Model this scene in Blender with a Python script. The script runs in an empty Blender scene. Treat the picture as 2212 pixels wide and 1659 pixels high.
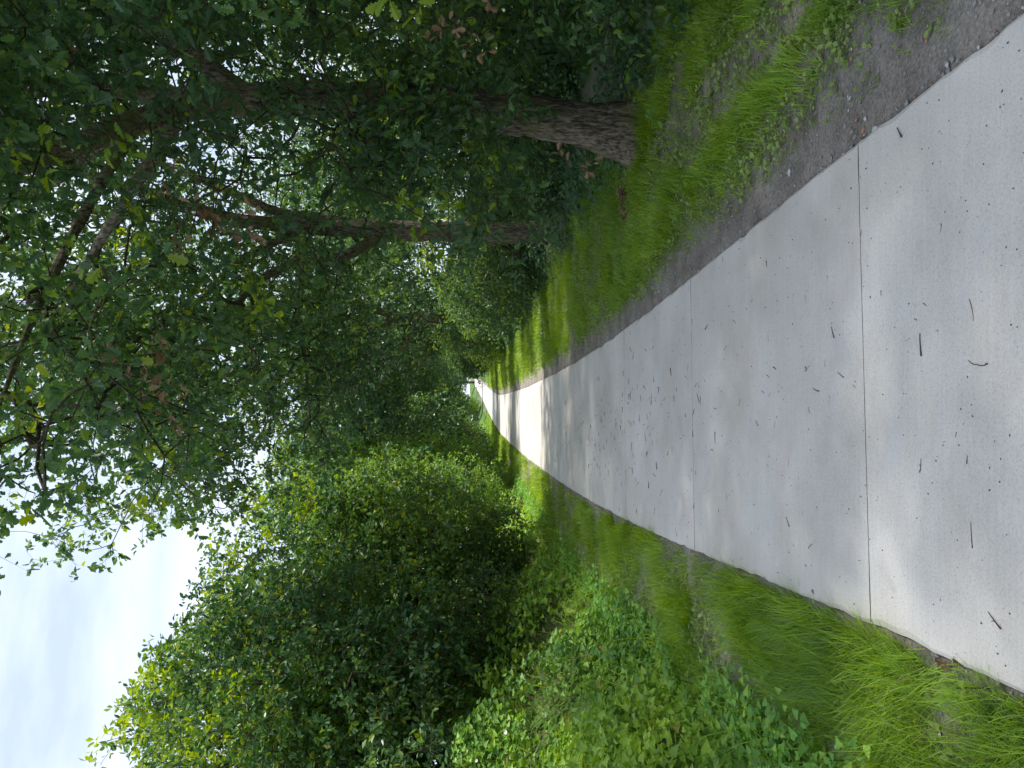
import bpy, math, random
import numpy as np
from mathutils import Vector, Matrix

random.seed(7)
RNG = np.random.default_rng(11)
S = bpy.context.scene
COL = S.collection

# ------------------------------------------------------------------ camera
PITCH = math.atan(92 / 1662)
EYE = (0.0, 0.0, 1.67)
cam_d = bpy.data.cameras.new('camera')
cam_d.sensor_width = 36.0
cam_d.lens = 36.0 * 1662 / 2212
cam_d.clip_start = 0.05
cam_d.clip_end = 3000
cam = bpy.data.objects.new('camera', cam_d)
COL.objects.link(cam)
cp, sp = math.cos(PITCH), math.sin(PITCH)
right = Vector((0, -sp, -cp)); up = Vector((1, 0, 0)); back = Vector((0, -cp, sp))   # camera held on its side
m3 = Matrix((right, up, back)).transposed()
cam.matrix_world = Matrix.Translation(EYE) @ m3.to_4x4()
S.camera = cam

# ------------------------------------------------------------------ light
SUN_EL, SUN_AZ = math.radians(56), math.radians(84)      # azimuth clockwise from +Y
SUN_DIR = Vector((math.sin(SUN_AZ) * math.cos(SUN_EL), math.cos(SUN_AZ) * math.cos(SUN_EL), math.sin(SUN_EL)))
sun_d = bpy.data.lights.new('sun', 'SUN')
sun_d.energy = 2.5
sun_d.angle = math.radians(2.5)
sun_d.color = (1.0, 0.95, 0.86)
sun = bpy.data.objects.new('sun', sun_d)
sun.rotation_euler = SUN_DIR.to_track_quat('Z', 'Y').to_euler()
COL.objects.link(sun)

W = bpy.data.worlds.new('World'); S.world = W; W.use_nodes = True
nt = W.node_tree; nt.nodes.clear()
def N(t, tree, **kw):
    n = tree.nodes.new(t)
    for k, v in kw.items(): setattr(n, k, v)
    return n
sky = N('ShaderNodeTexSky', nt, sky_type='NISHITA', sun_disc=False)
sky.sun_elevation = SUN_EL; sky.sun_rotation = SUN_AZ; sky.air_density = 1.2; sky.dust_density = 1.5
tc = N('ShaderNodeTexCoord', nt)
mp = N('ShaderNodeMapping', nt); mp.inputs['Scale'].default_value = (1.0, 1.6, 4.0)
nz = N('ShaderNodeTexNoise', nt); nz.inputs['Scale'].default_value = 2.4; nz.inputs['Detail'].default_value = 5; nz.inputs['Roughness'].default_value = 0.55
rp = N('ShaderNodeValToRGB', nt)
rp.color_ramp.elements[0].position = 0.34; rp.color_ramp.elements[0].color = (2.6, 3.1, 4.15, 1)
rp.color_ramp.elements[1].position = 0.66; rp.color_ramp.elements[1].color = (4.4, 4.7, 5.25, 1)
mx = N('ShaderNodeMix', nt, data_type='RGBA'); mx.inputs[0].default_value = 0.92
bg = N('ShaderNodeBackground', nt); bg.inputs['Strength'].default_value = 0.10
wo = N('ShaderNodeOutputWorld', nt)
L = nt.links.new
L(tc.outputs['Generated'], mp.inputs['Vector']); L(mp.outputs[0], nz.inputs['Vector']); L(nz.outputs['Fac'], rp.inputs[0])
L(sky.outputs[0], mx.inputs[6]); L(rp.outputs[0], mx.inputs[7]); L(mx.outputs[2], bg.inputs[0]); L(bg.outputs[0], wo.inputs[0])

S.view_settings.view_transform = 'Standard'
S.view_settings.look = 'None'
S.view_settings.gamma = 1
S.view_settings.exposure = 1.5
S.view_settings.use_curve_mapping = False
S.cycles.use_denoising = True
S.cycles.max_bounces = 7
S.cycles.diffuse_bounces = 4
S.cycles.glossy_bounces = 2
S.cycles.transmission_bounces = 5
S.cycles.transparent_max_bounces = 4
S.cycles.sample_clamp_indirect = 6
S.cycles.caustics_reflective = False
S.cycles.caustics_refractive = False

# ------------------------------------------------------------------ numpy noise
def _h(i, j, k, s):
    with np.errstate(over='ignore'):
        h = (i.astype(np.uint32) * np.uint32(374761393) + j.astype(np.uint32) * np.uint32(668265263) + k.astype(np.uint32) * np.uint32(2147483647 & 1274126177) + np.uint32(s * 9176 + 13))
        h = (h ^ (h >> np.uint32(13))) * np.uint32(1274126177)
        h = h ^ (h >> np.uint32(16))
    return (h & np.uint32(0xffffff)).astype(np.float64) / 0xffffff
def vnoise(x, y, z=0.0, s=0):
    x, y, z = np.broadcast_arrays(np.asarray(x, float), np.asarray(y, float), np.asarray(z, float))
    xi, yi, zi = np.floor(x).astype(np.int64), np.floor(y).astype(np.int64), np.floor(z).astype(np.int64)
    fx, fy, fz = x - xi, y - yi, z - zi
    fx, fy, fz = [t * t * (3 - 2 * t) for t in (fx, fy, fz)]
    r = 0
    for a in (0, 1):
        for b in (0, 1):
            for c in (0, 1):
                w = (fx if a else 1 - fx) * (fy if b else 1 - fy) * (fz if c else 1 - fz)
                r = r + w * _h(xi + a, yi + b, zi + c, s)
    return r
def fbm(x, y, z=0.0, s=0, o=3):
    r, a, t = 0, 1.0, 0
    x, y, z = np.asarray(x, float), np.asarray(y, float), np.asarray(z, float)
    for k in range(o):
        r = r + a * vnoise(x, y, z, s + k); t += a; a *= 0.5
        x, y, z = x * 2.03, y * 2.03, z * 2.03
    return r / t
def sstep(a, b, x):
    t = np.clip((np.asarray(x, float) - a) / (b - a), 0, 1)
    return t * t * (3 - 2 * t)
def unit(v):
    return v / np.maximum(np.linalg.norm(v, axis=-1, keepdims=True), 1e-9)

# ------------------------------------------------------------------ mesh building
class MB:
    def __init__(s):
        s.V, s.L, s.T, s.M, s.A, s.n = [], [], [], [], [], 0
    def add(s, V, F, mat=0, tone=0.5):
        """V (n,3); F (m,k) int array or list of tuples; tone per face or scalar"""
        V = np.asarray(V, float)
        if isinstance(F, np.ndarray):
            s.L.append((F + s.n).ravel()); tot = np.full(len(F), F.shape[1])
        else:
            s.L.append(np.array([i for f in F for i in f]) + s.n); tot = np.array([len(f) for f in F])
        s.T.append(tot); s.V.append(V); s.n += len(V)
        s.M.append(np.broadcast_to(np.asarray(mat, int), (len(tot),)))
        s.A.append(np.broadcast_to(np.asarray(tone, float), (len(tot),)))
    def scatter(s, tpl, pos, dirs, nrm, size, tone=None, mat=0, curl=None):
        T, F = tpl
        pos = np.asarray(pos, float); n = len(pos)
        if n == 0: return
        y = unit(np.asarray(dirs, float)); z = np.asarray(nrm, float)
        x = unit(np.cross(y, z)); z = np.cross(x, y)
        size = np.broadcast_to(np.asarray(size, float), (n,)) if np.ndim(size) < 2 else size
        if np.ndim(size) == 1: size = np.stack([size] * 3, 1)
        Q = (pos[:, None, :] + T[None, :, 0:1] * (x * size[:, 0:1])[:, None, :] + T[None, :, 1:2] * (y * size[:, 1:2])[:, None, :]
             + T[None, :, 2:3] * (z * size[:, 2:3])[:, None, :])
        k = len(T)
        flat = np.array([i for f in F for i in f]); tots = np.array([len(f) for f in F])
        s.L.append((np.arange(n)[:, None] * k + flat[None, :] + s.n).ravel())
        s.T.append(np.tile(tots, n)); s.V.append(Q.reshape(-1, 3)); s.n += n * k
        s.M.append(np.repeat(np.broadcast_to(np.asarray(mat, int), (n,)), len(F)))
        t = RNG.random(n) if tone is None else np.broadcast_to(np.asarray(tone, float), (n,))
        s.A.append(np.repeat(t, len(F)))
    def mesh(s, name, mats, smooth=False):
        me = bpy.data.meshes.new(name)
        V = np.concatenate(s.V); Lp = np.concatenate(s.L).astype(np.int32); T = np.concatenate(s.T).astype(np.int32)
        me.vertices.add(len(V)); me.vertices.foreach_set('co', V.astype(np.float32).ravel())
        me.loops.add(len(Lp)); me.loops.foreach_set('vertex_index', Lp)
        me.polygons.add(len(T))
        st = np.concatenate([[0], np.cumsum(T)[:-1]]).astype(np.int32)
        me.polygons.foreach_set('loop_start', st)
        me.polygons.foreach_set('loop_total', T)
        me.polygons.foreach_set('material_index', np.concatenate(s.M).astype(np.int32))
        at = me.attributes.new('tone', 'FLOAT', 'FACE'); at.data.foreach_set('value', np.concatenate(s.A).astype(np.float32))
        for m in (mats if isinstance(mats, (list, tuple)) else [mats]): me.materials.append(m)
        me.polygons.foreach_set('use_smooth', np.full(len(T), smooth))
        me.update(calc_edges=True)
        return me
def link(name, data, parent=None, label=None, cat=None, group=None, kind=None):
    o = bpy.data.objects.new(name, data); COL.objects.link(o)
    if parent: o.parent = parent
    if label: o['label'] = label
    if cat: o['category'] = cat
    if group: o['group'] = group
    if kind: o['kind'] = kind
    return o
def root(name, loc, label, cat, group=None, rz=0, sc=1):
    o = link(name, None, None, label, cat, group); o.location = loc; o.rotation_euler = (0, 0, rz); o.scale = (sc, sc, sc)
    return o

# ------------------------------------------------------------------ materials
def mat(name):
    m = bpy.data.materials.new(name); m.use_nodes = True
    t = m.node_tree; t.nodes.clear()
    out = N('ShaderNodeOutputMaterial', t)
    return m, t, out
def ramp(t, stops):
    r = N('ShaderNodeValToRGB', t)
    e = r.color_ramp.elements
    while len(e) < len(stops): e.new(0.5)
    for k, (p, c) in enumerate(stops):
        e[k].position = p; e[k].color = (*c, 1)
    return r
def leaf_mat(name, stops, trans=0.38, rough=0.45, tcol=None, spec=0.5):
    m, t, out = mat(name)
    a = N('ShaderNodeAttribute', t, attribute_name='tone')
    r = ramp(t, stops)
    p = N('ShaderNodeBsdfPrincipled', t); p.inputs['Roughness'].default_value = rough; p.inputs['Specular IOR Level'].default_value = spec
    tr = N('ShaderNodeBsdfTranslucent', t)
    hs = N('ShaderNodeHueSaturation', t); hs.inputs['Hue'].default_value = 0.475; hs.inputs['Saturation'].default_value = 1.15; hs.inputs['Value'].default_value = 1.7
    mix = N('ShaderNodeMixShader', t); mix.inputs[0].default_value = trans
    l = t.links.new
    l(a.outputs['Fac'], r.inputs[0]); l(r.outputs[0], p.inputs['Base Color']); l(r.outputs[0], hs.inputs['Color']); l(hs.outputs[0], tr.inputs['Color'])
    l(p.outputs[0], mix.inputs[1]); l(tr.outputs[0], mix.inputs[2]); l(mix.outputs[0], out.inputs[0])
    return m
M = {}
M['oak_leaf'] = leaf_mat('oak_leaf', [(0.0, (0.040, 0.090, 0.046)), (0.45, (0.064, 0.138, 0.056)), (0.8, (0.11, 0.21, 0.044)), (0.97, (0.24, 0.32, 0.04))], 0.42, 0.36)
M['oak_leaf_young_sunlit'] = leaf_mat('oak_leaf_young_sunlit', [(0.0, (0.16, 0.29, 0.03)), (1.0, (0.30, 0.40, 0.05))], 0.4, 0.45)  # yellow-green shoots; also colours upper leaves of left trees as if sunlit
M['dead_leaf'] = leaf_mat('dead_leaf', [(0.0, (0.11, 0.065, 0.035)), (1.0, (0.33, 0.22, 0.13))], 0.15, 0.8, spec=0.2)
M['bush_leaf'] = leaf_mat('bush_leaf', [(0.0, (0.034, 0.092, 0.042)), (0.5, (0.070, 0.165, 0.052)), (0.9, (0.17, 0.30, 0.040)), (1.0, (0.36, 0.36, 0.03))], 0.28, 0.42)
M['light_leaf'] = leaf_mat('light_leaf', [(0.0, (0.10, 0.21, 0.045)), (0.7, (0.18, 0.34, 0.06)), (1.0, (0.36, 0.46, 0.06))], 0.32, 0.5)
M['weed_leaf'] = leaf_mat('weed_leaf', [(0.0, (0.060, 0.15, 0.030)), (0.4, (0.15, 0.31, 0.045)), (0.93, (0.33, 0.50, 0.06)), (1.0, (0.30, 0.28, 0.06))], 0.32, 0.5)
M['border_leaf'] = leaf_mat('border_leaf', [(0.0, (0.11, 0.26, 0.045)), (0.8, (0.20, 0.43, 0.07)), (1.0, (0.32, 0.50, 0.05))], 0.32, 0.5)
M['dry_stem'] = leaf_mat('dry_stem', [(0.0, (0.16, 0.13, 0.06)), (1.0, (0.34, 0.28, 0.15))], 0.2, 0.8, spec=0.2)
M['grass'] = leaf_mat('grass_blade', [(0.0, (0.11, 0.22, 0.018)), (0.5, (0.23, 0.40, 0.028)), (0.92, (0.38, 0.56, 0.05)), (1.0, (0.26, 0.26, 0.10))], 0.38, 0.45)
M['seedling_leaf'] = leaf_mat('seedling_leaf', [(0.0, (0.16, 0.28, 0.06)), (1.0, (0.36, 0.44, 0.14))], 0.3, 0.5)
M['petal'] = leaf_mat('petal', [(0.0, (0.75, 0.75, 0.75)), (1.0, (0.85, 0.85, 0.85))], 0.2, 0.6)

def bark_mat(name, c0, c1, moss):
    m, t, out = mat(name); l = t.links.new
    g = N('ShaderNodeTexCoord', t)
    mp = N('ShaderNodeMapping', t); mp.inputs['Scale'].default_value = (38, 38, 9)
    n1 = N('ShaderNodeTexNoise', t); n1.inputs['Scale'].default_value = 1.0; n1.inputs['Detail'].default_value = 6; n1.inputs['Roughness'].default_value = 0.65
    n2 = N('ShaderNodeTexNoise', t); n2.inputs['Scale'].default_value = 2.2; n2.inputs['Detail'].default_value = 4
    r = ramp(t, [(0.40, c0), (0.62, c1)])
    mr = ramp(t, [(0.5, (0, 0, 0)), (0.68, (1, 1, 1))])
    mx = N('ShaderNodeMix', t, data_type='RGBA'); mx.inputs[7].default_value = (*moss, 1)
    mul = N('ShaderNodeMath', t, operation='MULTIPLY'); mul.inputs[1].default_value = 0.7
    p = N('ShaderNodeBsdfPrincipled', t); p.inputs['Roughness'].default_value = 0.9; p.inputs['Specular IOR Level'].default_value = 0.25
    b = N('ShaderNodeBump', t); b.inputs['Strength'].default_value = 1.0; b.inputs['Distance'].default_value = 0.02
    l(g.outputs['Object'], mp.inputs['Vector']); l(mp.outputs[0], n1.inputs['Vector']); l(g.outputs['Object'], n2.inputs['Vector'])
    l(n1.outputs['Fac'], r.inputs[0]); l(n2.outputs['Fac'], mr.inputs[0]); l(mr.outputs[0], mul.inputs[0]); l(mul.outputs[0], mx.inputs[0])
    l(r.outputs[0], mx.inputs[6]); l(mx.outputs[2], p.inputs['Base Color']); l(n1.outputs['Fac'], b.inputs['Height']); l(b.outputs[0], p.inputs['Normal'])
    l(p.outputs[0], out.inputs[0])
    return m
M['bark'] = bark_mat('oak_bark', (0.06, 0.047, 0.033), (0.30, 0.25, 0.19), (0.16, 0.16, 0.05))
M['twig'] = bark_mat('twig_bark', (0.035, 0.028, 0.018), (0.10, 0.085, 0.05), (0.10, 0.10, 0.04))

def simple(name, c, rough=0.8, var=0.25, scale=40):
    m, t, out = mat(name); l = t.links.new
    g = N('ShaderNodeTexCoord', t); n = N('ShaderNodeTexNoise', t); n.inputs['Scale'].default_value = scale
    r = ramp(t, [(0.3, tuple(v * (1 - var) for v in c)), (0.7, tuple(min(1, v * (1 + var)) for v in c))])
    p = N('ShaderNodeBsdfPrincipled', t); p.inputs['Roughness'].default_value = rough; p.inputs['Specular IOR Level'].default_value = 0.3
    l(g.outputs['Object'], n.inputs['Vector']); l(n.outputs['Fac'], r.inputs[0]); l(r.outputs[0], p.inputs['Base Color']); l(p.outputs[0], out.inputs[0])
    return m
M['fallen_twig'] = simple('fallen_twig', (0.10, 0.055, 0.045))
M['stone_pale'] = simple('stone_pale', (0.50, 0.50, 0.48))
M['stone_grey'] = simple('stone_grey', (0.26, 0.25, 0.24))
M['stone_red'] = simple('stone_red', (0.36, 0.18, 0.13))

# concrete
m, t, out = mat('concrete'); l = t.links.new
g = N('ShaderNodeNewGeometry', t)
def tex(scale, detail=4, rough=0.6, mscale=None):
    n = N('ShaderNodeTexNoise', t); n.inputs['Scale'].default_value = scale; n.inputs['Detail'].default_value = detail; n.inputs['Roughness'].default_value = rough
    if mscale:
        q = N('ShaderNodeMapping', t); q.inputs['Scale'].default_value = mscale; l(g.outputs['Position'], q.inputs['Vector']); l(q.outputs[0], n.inputs['Vector'])
    else: l(g.outputs['Position'], n.inputs['Vector'])
    return n
def mixc(a, b, f, mode='MIX', fac=None):
    x = N('ShaderNodeMix', t, data_type='RGBA', blend_type=mode)
    if fac is not None: x.inputs[0].default_value = fac
    if f is not None: l(f, x.inputs[0])
    l(a, x.inputs[6])
    if isinstance(b, tuple): x.inputs[7].default_value = (*b, 1)
    else: l(b, x.inputs[7])
    return x.outputs[2]
big = tex(0.9, 5, 0.6); rb = ramp(t, [(0.3, (0.565, 0.525, 0.475)), (0.5, (0.685, 0.65, 0.605)), (0.68, (0.78, 0.75, 0.715))]); l(big.outputs['Fac'], rb.inputs[0])
fine = tex(110, 5, 0.75); rf = ramp(t, [(0.34, (0.76, 0.755, 0.75)), (0.5, (1, 1, 1)), (0.70, (1.07, 1.07, 1.07))]); l(fine.outputs['Fac'], rf.inputs[0])
c = mixc(rb.outputs[0], rf.outputs[0], None, 'MULTIPLY', 0.9)
grain = tex(420, 2, 0.6); rg = ramp(t, [(0.32, (0.66, 0.66, 0.65)), (0.45, (1, 1, 1))]); l(grain.outputs['Fac'], rg.inputs[0])
c = mixc(c, rg.outputs[0], None, 'MULTIPLY', 0.6)
broom = tex(1.0, 4, 0.6, (3, 55, 1)); rbm = ramp(t, [(0.3, (0.95, 0.95, 0.945)), (0.7, (1.03, 1.03, 1.03))]); l(broom.outputs['Fac'], rbm.inputs[0])
c = mixc(c, rbm.outputs[0], None, 'MULTIPLY', 1.0)
pink = tex(1.7, 3, 0.5); rpk = ramp(t, [(0.56, (0, 0, 0)), (0.75, (0.5, 0.5, 0.5))]); l(pink.outputs['Fac'], rpk.inputs[0])
c = mixc(c, (0.62, 0.53, 0.49), rpk.outputs[0])
blue = tex(2.3, 3, 0.5, (1, 1, 4.3)); rbl = ramp(t, [(0.62, (0, 0, 0)), (0.78, (0.5, 0.5, 0.5))]); l(blue.outputs['Fac'], rbl.inputs[0])
c = mixc(c, (0.55, 0.57, 0.62), rbl.outputs[0])
spot = N('ShaderNodeTexVoronoi', t); spot.inputs['Scale'].default_value = 26; l(g.outputs['Position'], spot.inputs['Vector'])
rsp = ramp(t, [(0.035, (1, 1, 1)), (0.06, (0, 0, 0))]); l(spot.outputs['Distance'], rsp.inputs[0])
spc = N('ShaderNodeSeparateColor', t); l(spot.outputs['Color'], spc.inputs[0])
gt = N('ShaderNodeMath', t, operation='GREATER_THAN'); gt.inputs[1].default_value = 0.72; l(spc.outputs[0], gt.inputs[0])
mu = N('ShaderNodeMath', t, operation='MULTIPLY'); l(gt.outputs[0], mu.inputs[0]); l(rsp.outputs[0], mu.inputs[1])
c = mixc(c, (0.16, 0.14, 0.13), mu.outputs[0])
oi = N('ShaderNodeObjectInfo', t); ro = ramp(t, [(0.0, (0.93, 0.92, 0.905)), (1.0, (1.03, 1.03, 1.03))]); l(oi.outputs['Random'], ro.inputs[0])
c = mixc(c, ro.outputs[0], None, 'MULTIPLY', 1.0)
st = tex(4.5, 4, 0.6); rst = ramp(t, [(0.64, (0, 0, 0)), (0.8, (0.55, 0.55, 0.55))]); l(st.outputs['Fac'], rst.inputs[0])
c = mixc(c, (0.42, 0.37, 0.31), rst.outputs[0])
p = N('ShaderNodeBsdfPrincipled', t); l(c, p.inputs['Base Color']); p.inputs['Roughness'].default_value = 0.62; p.inputs['Specular IOR Level'].default_value = 0.4
bm1 = N('ShaderNodeBump', t); bm1.inputs['Strength'].default_value = 0.35; bm1.inputs['Distance'].default_value = 0.002; l(fine.outputs['Fac'], bm1.inputs['Height'])
bm2 = N('ShaderNodeBump', t); bm2.inputs['Strength'].default_value = 0.12; bm2.inputs['Distance'].default_value = 0.004; l(broom.outputs['Fac'], bm2.inputs['Height']); l(bm1.outputs[0], bm2.inputs['Normal'])
l(bm2.outputs[0], p.inputs['Normal']); l(p.outputs[0], out.inputs[0])
M['concrete'] = m

# soil and field
m, t, out = mat('soil'); l = t.links.new
g = N('ShaderNodeNewGeometry', t)
n1 = tex(3.0, 6, 0.65); r1 = ramp(t, [(0.3, (0.19, 0.165, 0.138)), (0.5, (0.31, 0.278, 0.242)), (0.72, (0.43, 0.395, 0.35))]); l(n1.outputs['Fac'], r1.inputs[0])
n2 = tex(60, 4, 0.7); r2 = ramp(t, [(0.3, (0.55, 0.55, 0.55)), (0.7, (1.25, 1.25, 1.25))]); l(n2.outputs['Fac'], r2.inputs[0])
c = mixc(r1.outputs[0], r2.outputs[0], None, 'MULTIPLY', 1.0)
ga = N('ShaderNodeAttribute', t, attribute_name='green')
n3 = tex(5, 4, 0.6); r3 = ramp(t, [(0.3, (0.045, 0.095, 0.016)), (0.7, (0.08, 0.16, 0.022))]); l(n3.outputs['Fac'], r3.inputs[0])
gx = N('ShaderNodeMath', t, operation='MULTIPLY_ADD'); gx.inputs[1].default_value = 1.3; gx.inputs[2].default_value = -0.15; gx.use_clamp = True; l(ga.outputs['Fac'], gx.inputs[0])
c = mixc(c, r3.outputs[0], gx.outputs[0])
p = N('ShaderNodeBsdfPrincipled', t); l(c, p.inputs['Base Color']); p.inputs['Roughness'].default_value = 0.95; p.inputs['Specular IOR Level'].default_value = 0.2
b = N('ShaderNodeBump', t); b.inputs['Strength'].default_value = 0.9; b.inputs['Distance'].default_value = 0.02; l(n2.outputs['Fac'], b.inputs['Height']); l(b.outputs[0], p.inputs['Normal'])
l(p.outputs[0], out.inputs[0])
M['soil'] = m

# ------------------------------------------------------------------ the lie of the land
_Y = np.array([-6, 2.2, 3.1, 5.6, 8.1, 10.7, 13.2, 15.7, 18.1, 21.7, 32.3, 42.7, 53.4, 67.8, 99, 150, 226, 400.])
_X = np.array([0.36, 0.125, 0.034, -0.214, -0.43, -0.607, -0.74, -0.86, -0.945, -1.11, -1.42, -1.66, -1.62, -1.44, -0.90, -0.35, 0.45, 6.0])
def cx(y):
    y = np.asarray(y, float)
    return (np.interp(y - 1.5, _Y, _X) + np.interp(y, _Y, _X) * 2 + np.interp(y + 1.5, _Y, _X)) / 4
HW = 1.02
def left_line(y):
    return cx(y) - HW - np.interp(y, [2, 4, 7, 11, 20, 60], [0.68, 0.80, 0.92, 1.10, 0.95, 1.3])
def right_line(y):
    return cx(y) + HW + np.interp(y, [2, 6, 8.4, 14, 24, 60], [1.85, 2.0, 1.72, 1.95, 2.0, 2.2])
def ground_z(x, y):
    x, y = np.broadcast_arrays(np.asarray(x, float), np.asarray(y, float))
    d = np.abs(x - cx(y)) - HW
    z = -0.022 - 0.10 * sstep(0.02, -0.08, d)
    z = z + 0.030 * (fbm(x * 2.2, y * 2.2, 0, 3) - 0.5) * sstep(0.0, 0.4, d) + 0.05 * sstep(0.1, 1.4, d) * (x > cx(y))
    dl = left_line(y) - x
    h = 1.48 - 0.6 * sstep(8, 24, y)
    bump = fbm(x * 0.8, y * 0.55, 0, 21) - 0.5
    z = z + sstep(0.0, 2.9, dl) * (h + 0.75 * bump) * (1 - 0.7 * sstep(9, 30, dl))
    dr = x - right_line(y)
    z = z + 0.30 * sstep(0, 2.0, dr) * (0.7 + fbm(x * 0.7, y * 0.7, 0, 9)) * (1 - sstep(8, 20, dr))
    return z
def grass_density(x, y):
    c_ = cx(y); dl = (c_ - HW) - x; dr = x - (c_ + HW)
    nz_ = fbm(x * 2.1, y * 1.5, 0, 31); nb = fbm(x * 0.9, y * 0.5, 0, 41)
    left = sstep(0.0, 0.10, dl) * (0.35 + 0.95 * sstep(0.38, 0.58, nz_)) * (1 - 0.5 * sstep(0.55, 0.66, nb)) * (1 - 0.85 * np.exp(-(((x + 1.18) / 0.13) ** 2 + ((y - 2.62) / 0.16) ** 2)))
    s_ = dr + 0.22 * (nb - 0.5)
    rows = 0.34 * sstep(0.12, 0.45, s_) + 0.75 * np.exp(-((s_ - 0.85) / 0.2) ** 2) + 0.5 * np.exp(-((s_ - 1.25) / 0.12) ** 2) + 1.0 * sstep(1.36, 1.6, s_)
    far = sstep(4.5, 9, y)
    rows = rows * (1 - far) + far * (0.3 + 0.9 * sstep(0.10, 0.6, s_))
    rightd = sstep(0.05, 0.5, dr) * rows * (0.15 + 0.3 * far + 1.2 * sstep(0.40, 0.64, nz_))
    return np.clip(np.where(x < c_, left, rightd), 0, 1.2)

# ground sheet
ax = np.unique(np.concatenate([-np.geomspace(9, 900, 22), np.arange(-9, -4, 0.2), np.arange(-4, 4.6, 0.06), np.arange(4.6, 9, 0.2), np.geomspace(9, 900, 22)]).round(4))
ay = np.unique(np.concatenate([-np.geomspace(6, 900, 14), np.arange(-6, 2, 0.4), np.arange(2, 9, 0.07), np.arange(9, 26, 0.14), np.arange(26, 60, 0.5), np.geomspace(60, 1600, 60)]).round(4))
gx_, gy_ = np.meshgrid(ax, ay)
gz_ = ground_z(gx_, gy_)
rough = (fbm(gx_ * 14, gy_ * 14, 0, 77) - 0.5) * 0.022 * sstep(0.0, 0.12, np.abs(gx_ - cx(gy_)) - HW) * (np.abs(gx_) < 5) * (gy_ < 26)
nX, nY = len(ax), len(ay)
gb = MB()
idx = np.arange(nX * nY).reshape(nY, nX)
F = np.stack([idx[:-1, :-1], idx[:-1, 1:], idx[1:, 1:], idx[1:, :-1]], -1).reshape(-1, 4)
gb.add(np.stack([gx_, gy_, gz_ + rough], -1).reshape(-1, 3), F)
me = gb.mesh('ground', M['soil'], True)
gd = grass_density(gx_, gy_)
gd = np.maximum(gd * (0.75 + 0.25 * sstep(8, 25, gy_)), sstep(0, 0.3, left_line(gy_) - gx_) * 0.8)
gd = np.maximum(gd, sstep(0.3, 2, gx_ - right_line(gy_)) * 0.7)
a_ = me.attributes.new('green', 'FLOAT', 'POINT'); a_.data.foreach_set('value', gd.ravel().astype(np.float32))
link('ground', me, kind='structure')

# ------------------------------------------------------------------ concrete path, slab by slab
path = link('path', None, kind='structure')
JY = [3.17 + 2.51 * k for k in range(-4, 92)]
def slab(y0, y1, near):
    gap = 0.003 if near else 0.006
    hd = math.radians(3.0)
    ny = max(3, int((y1 - y0) / 0.04)) if near else 2
    ys = np.linspace(y0 + gap, y1 - gap, ny)
    def side(sgn, extra, zz):
        px = cx(ys) + sgn * (HW + extra)
        if near:
            jag = (fbm(ys * 9, sgn * 7.0, 0, 5) - 0.5) * 0.034 + np.maximum(0, fbm(ys * 2.7, sgn * 3.0, 0, 15) - 0.52) * 0.12
            px = px - sgn * np.abs(jag) * (1.0 if zz > -0.01 else 0.5)
        yy = ys + (px - cx(ys)) * math.tan(hd) * 1.0
        return np.stack([px, yy, np.full(ny, zz)], 1)
    rows = [side(-1, 0.012, -0.12), side(-1, 0.008, -0.010), side(-1, -0.006, 0.0)]
    if near: rows.append(side(-1, -0.35, 0.002))
    if near: rows.append(side(1, -0.35, 0.002))
    rows += [side(1, -0.006, 0.0), side(1, 0.008, -0.010), side(1, 0.012, -0.12)]
    V = np.concatenate(rows); k = len(rows)
    i = np.arange(k * ny).reshape(k, ny)
    Fq = np.stack([i[:-1, :-1], i[1:, :-1], i[1:, 1:], i[:-1, 1:]], -1).reshape(-1, 4)
    mb = MB(); mb.add(V, Fq)
    mb.add(V[i[:, 0]], [tuple(range(k))]); mb.add(V[i[:, -1]], [tuple(reversed(range(k)))])
    return mb.mesh('slab', M['concrete'])
for k in range(len(JY) - 1):
    link('slab', slab(JY[k], JY[k + 1], JY[k] < 24), path)

M['crack_soil'] = simple('crack_soil', (0.12, 0.085, 0.07), 0.95)
for k, yj in enumerate(JY[:16]):
    xs = np.linspace(-HW + 0.01, HW - 0.01, 90); yy = yj + xs * math.tan(math.radians(3.0)); wv = 0.0035 * (vnoise(xs * 14, k * 3.0) - 0.5) + 0.0022 * (vnoise(xs * 45, k * 3.0) - 0.5)
    w_ = 0.0030 + 0.0045 * vnoise(xs * 22, k * 5.0, 0, 3) ** 2
    XX = cx(yj) + xs
    V = np.concatenate([np.stack([XX, yy + wv - w_, np.full(90, 0.0005)], 1), np.stack([XX, yy + wv, np.full(90, 0.0022)], 1), np.stack([XX, yy + wv + w_, np.full(90, 0.0005)], 1)])
    i = np.arange(270).reshape(3, 90); Fq = np.stack([i[:-1, :-1], i[:-1, 1:], i[1:, 1:], i[1:, :-1]], -1).reshape(-1, 4)
    mb = MB(); mb.add(V, Fq); link('joint', mb.mesh('joint', M['crack_soil']), path)

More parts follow.
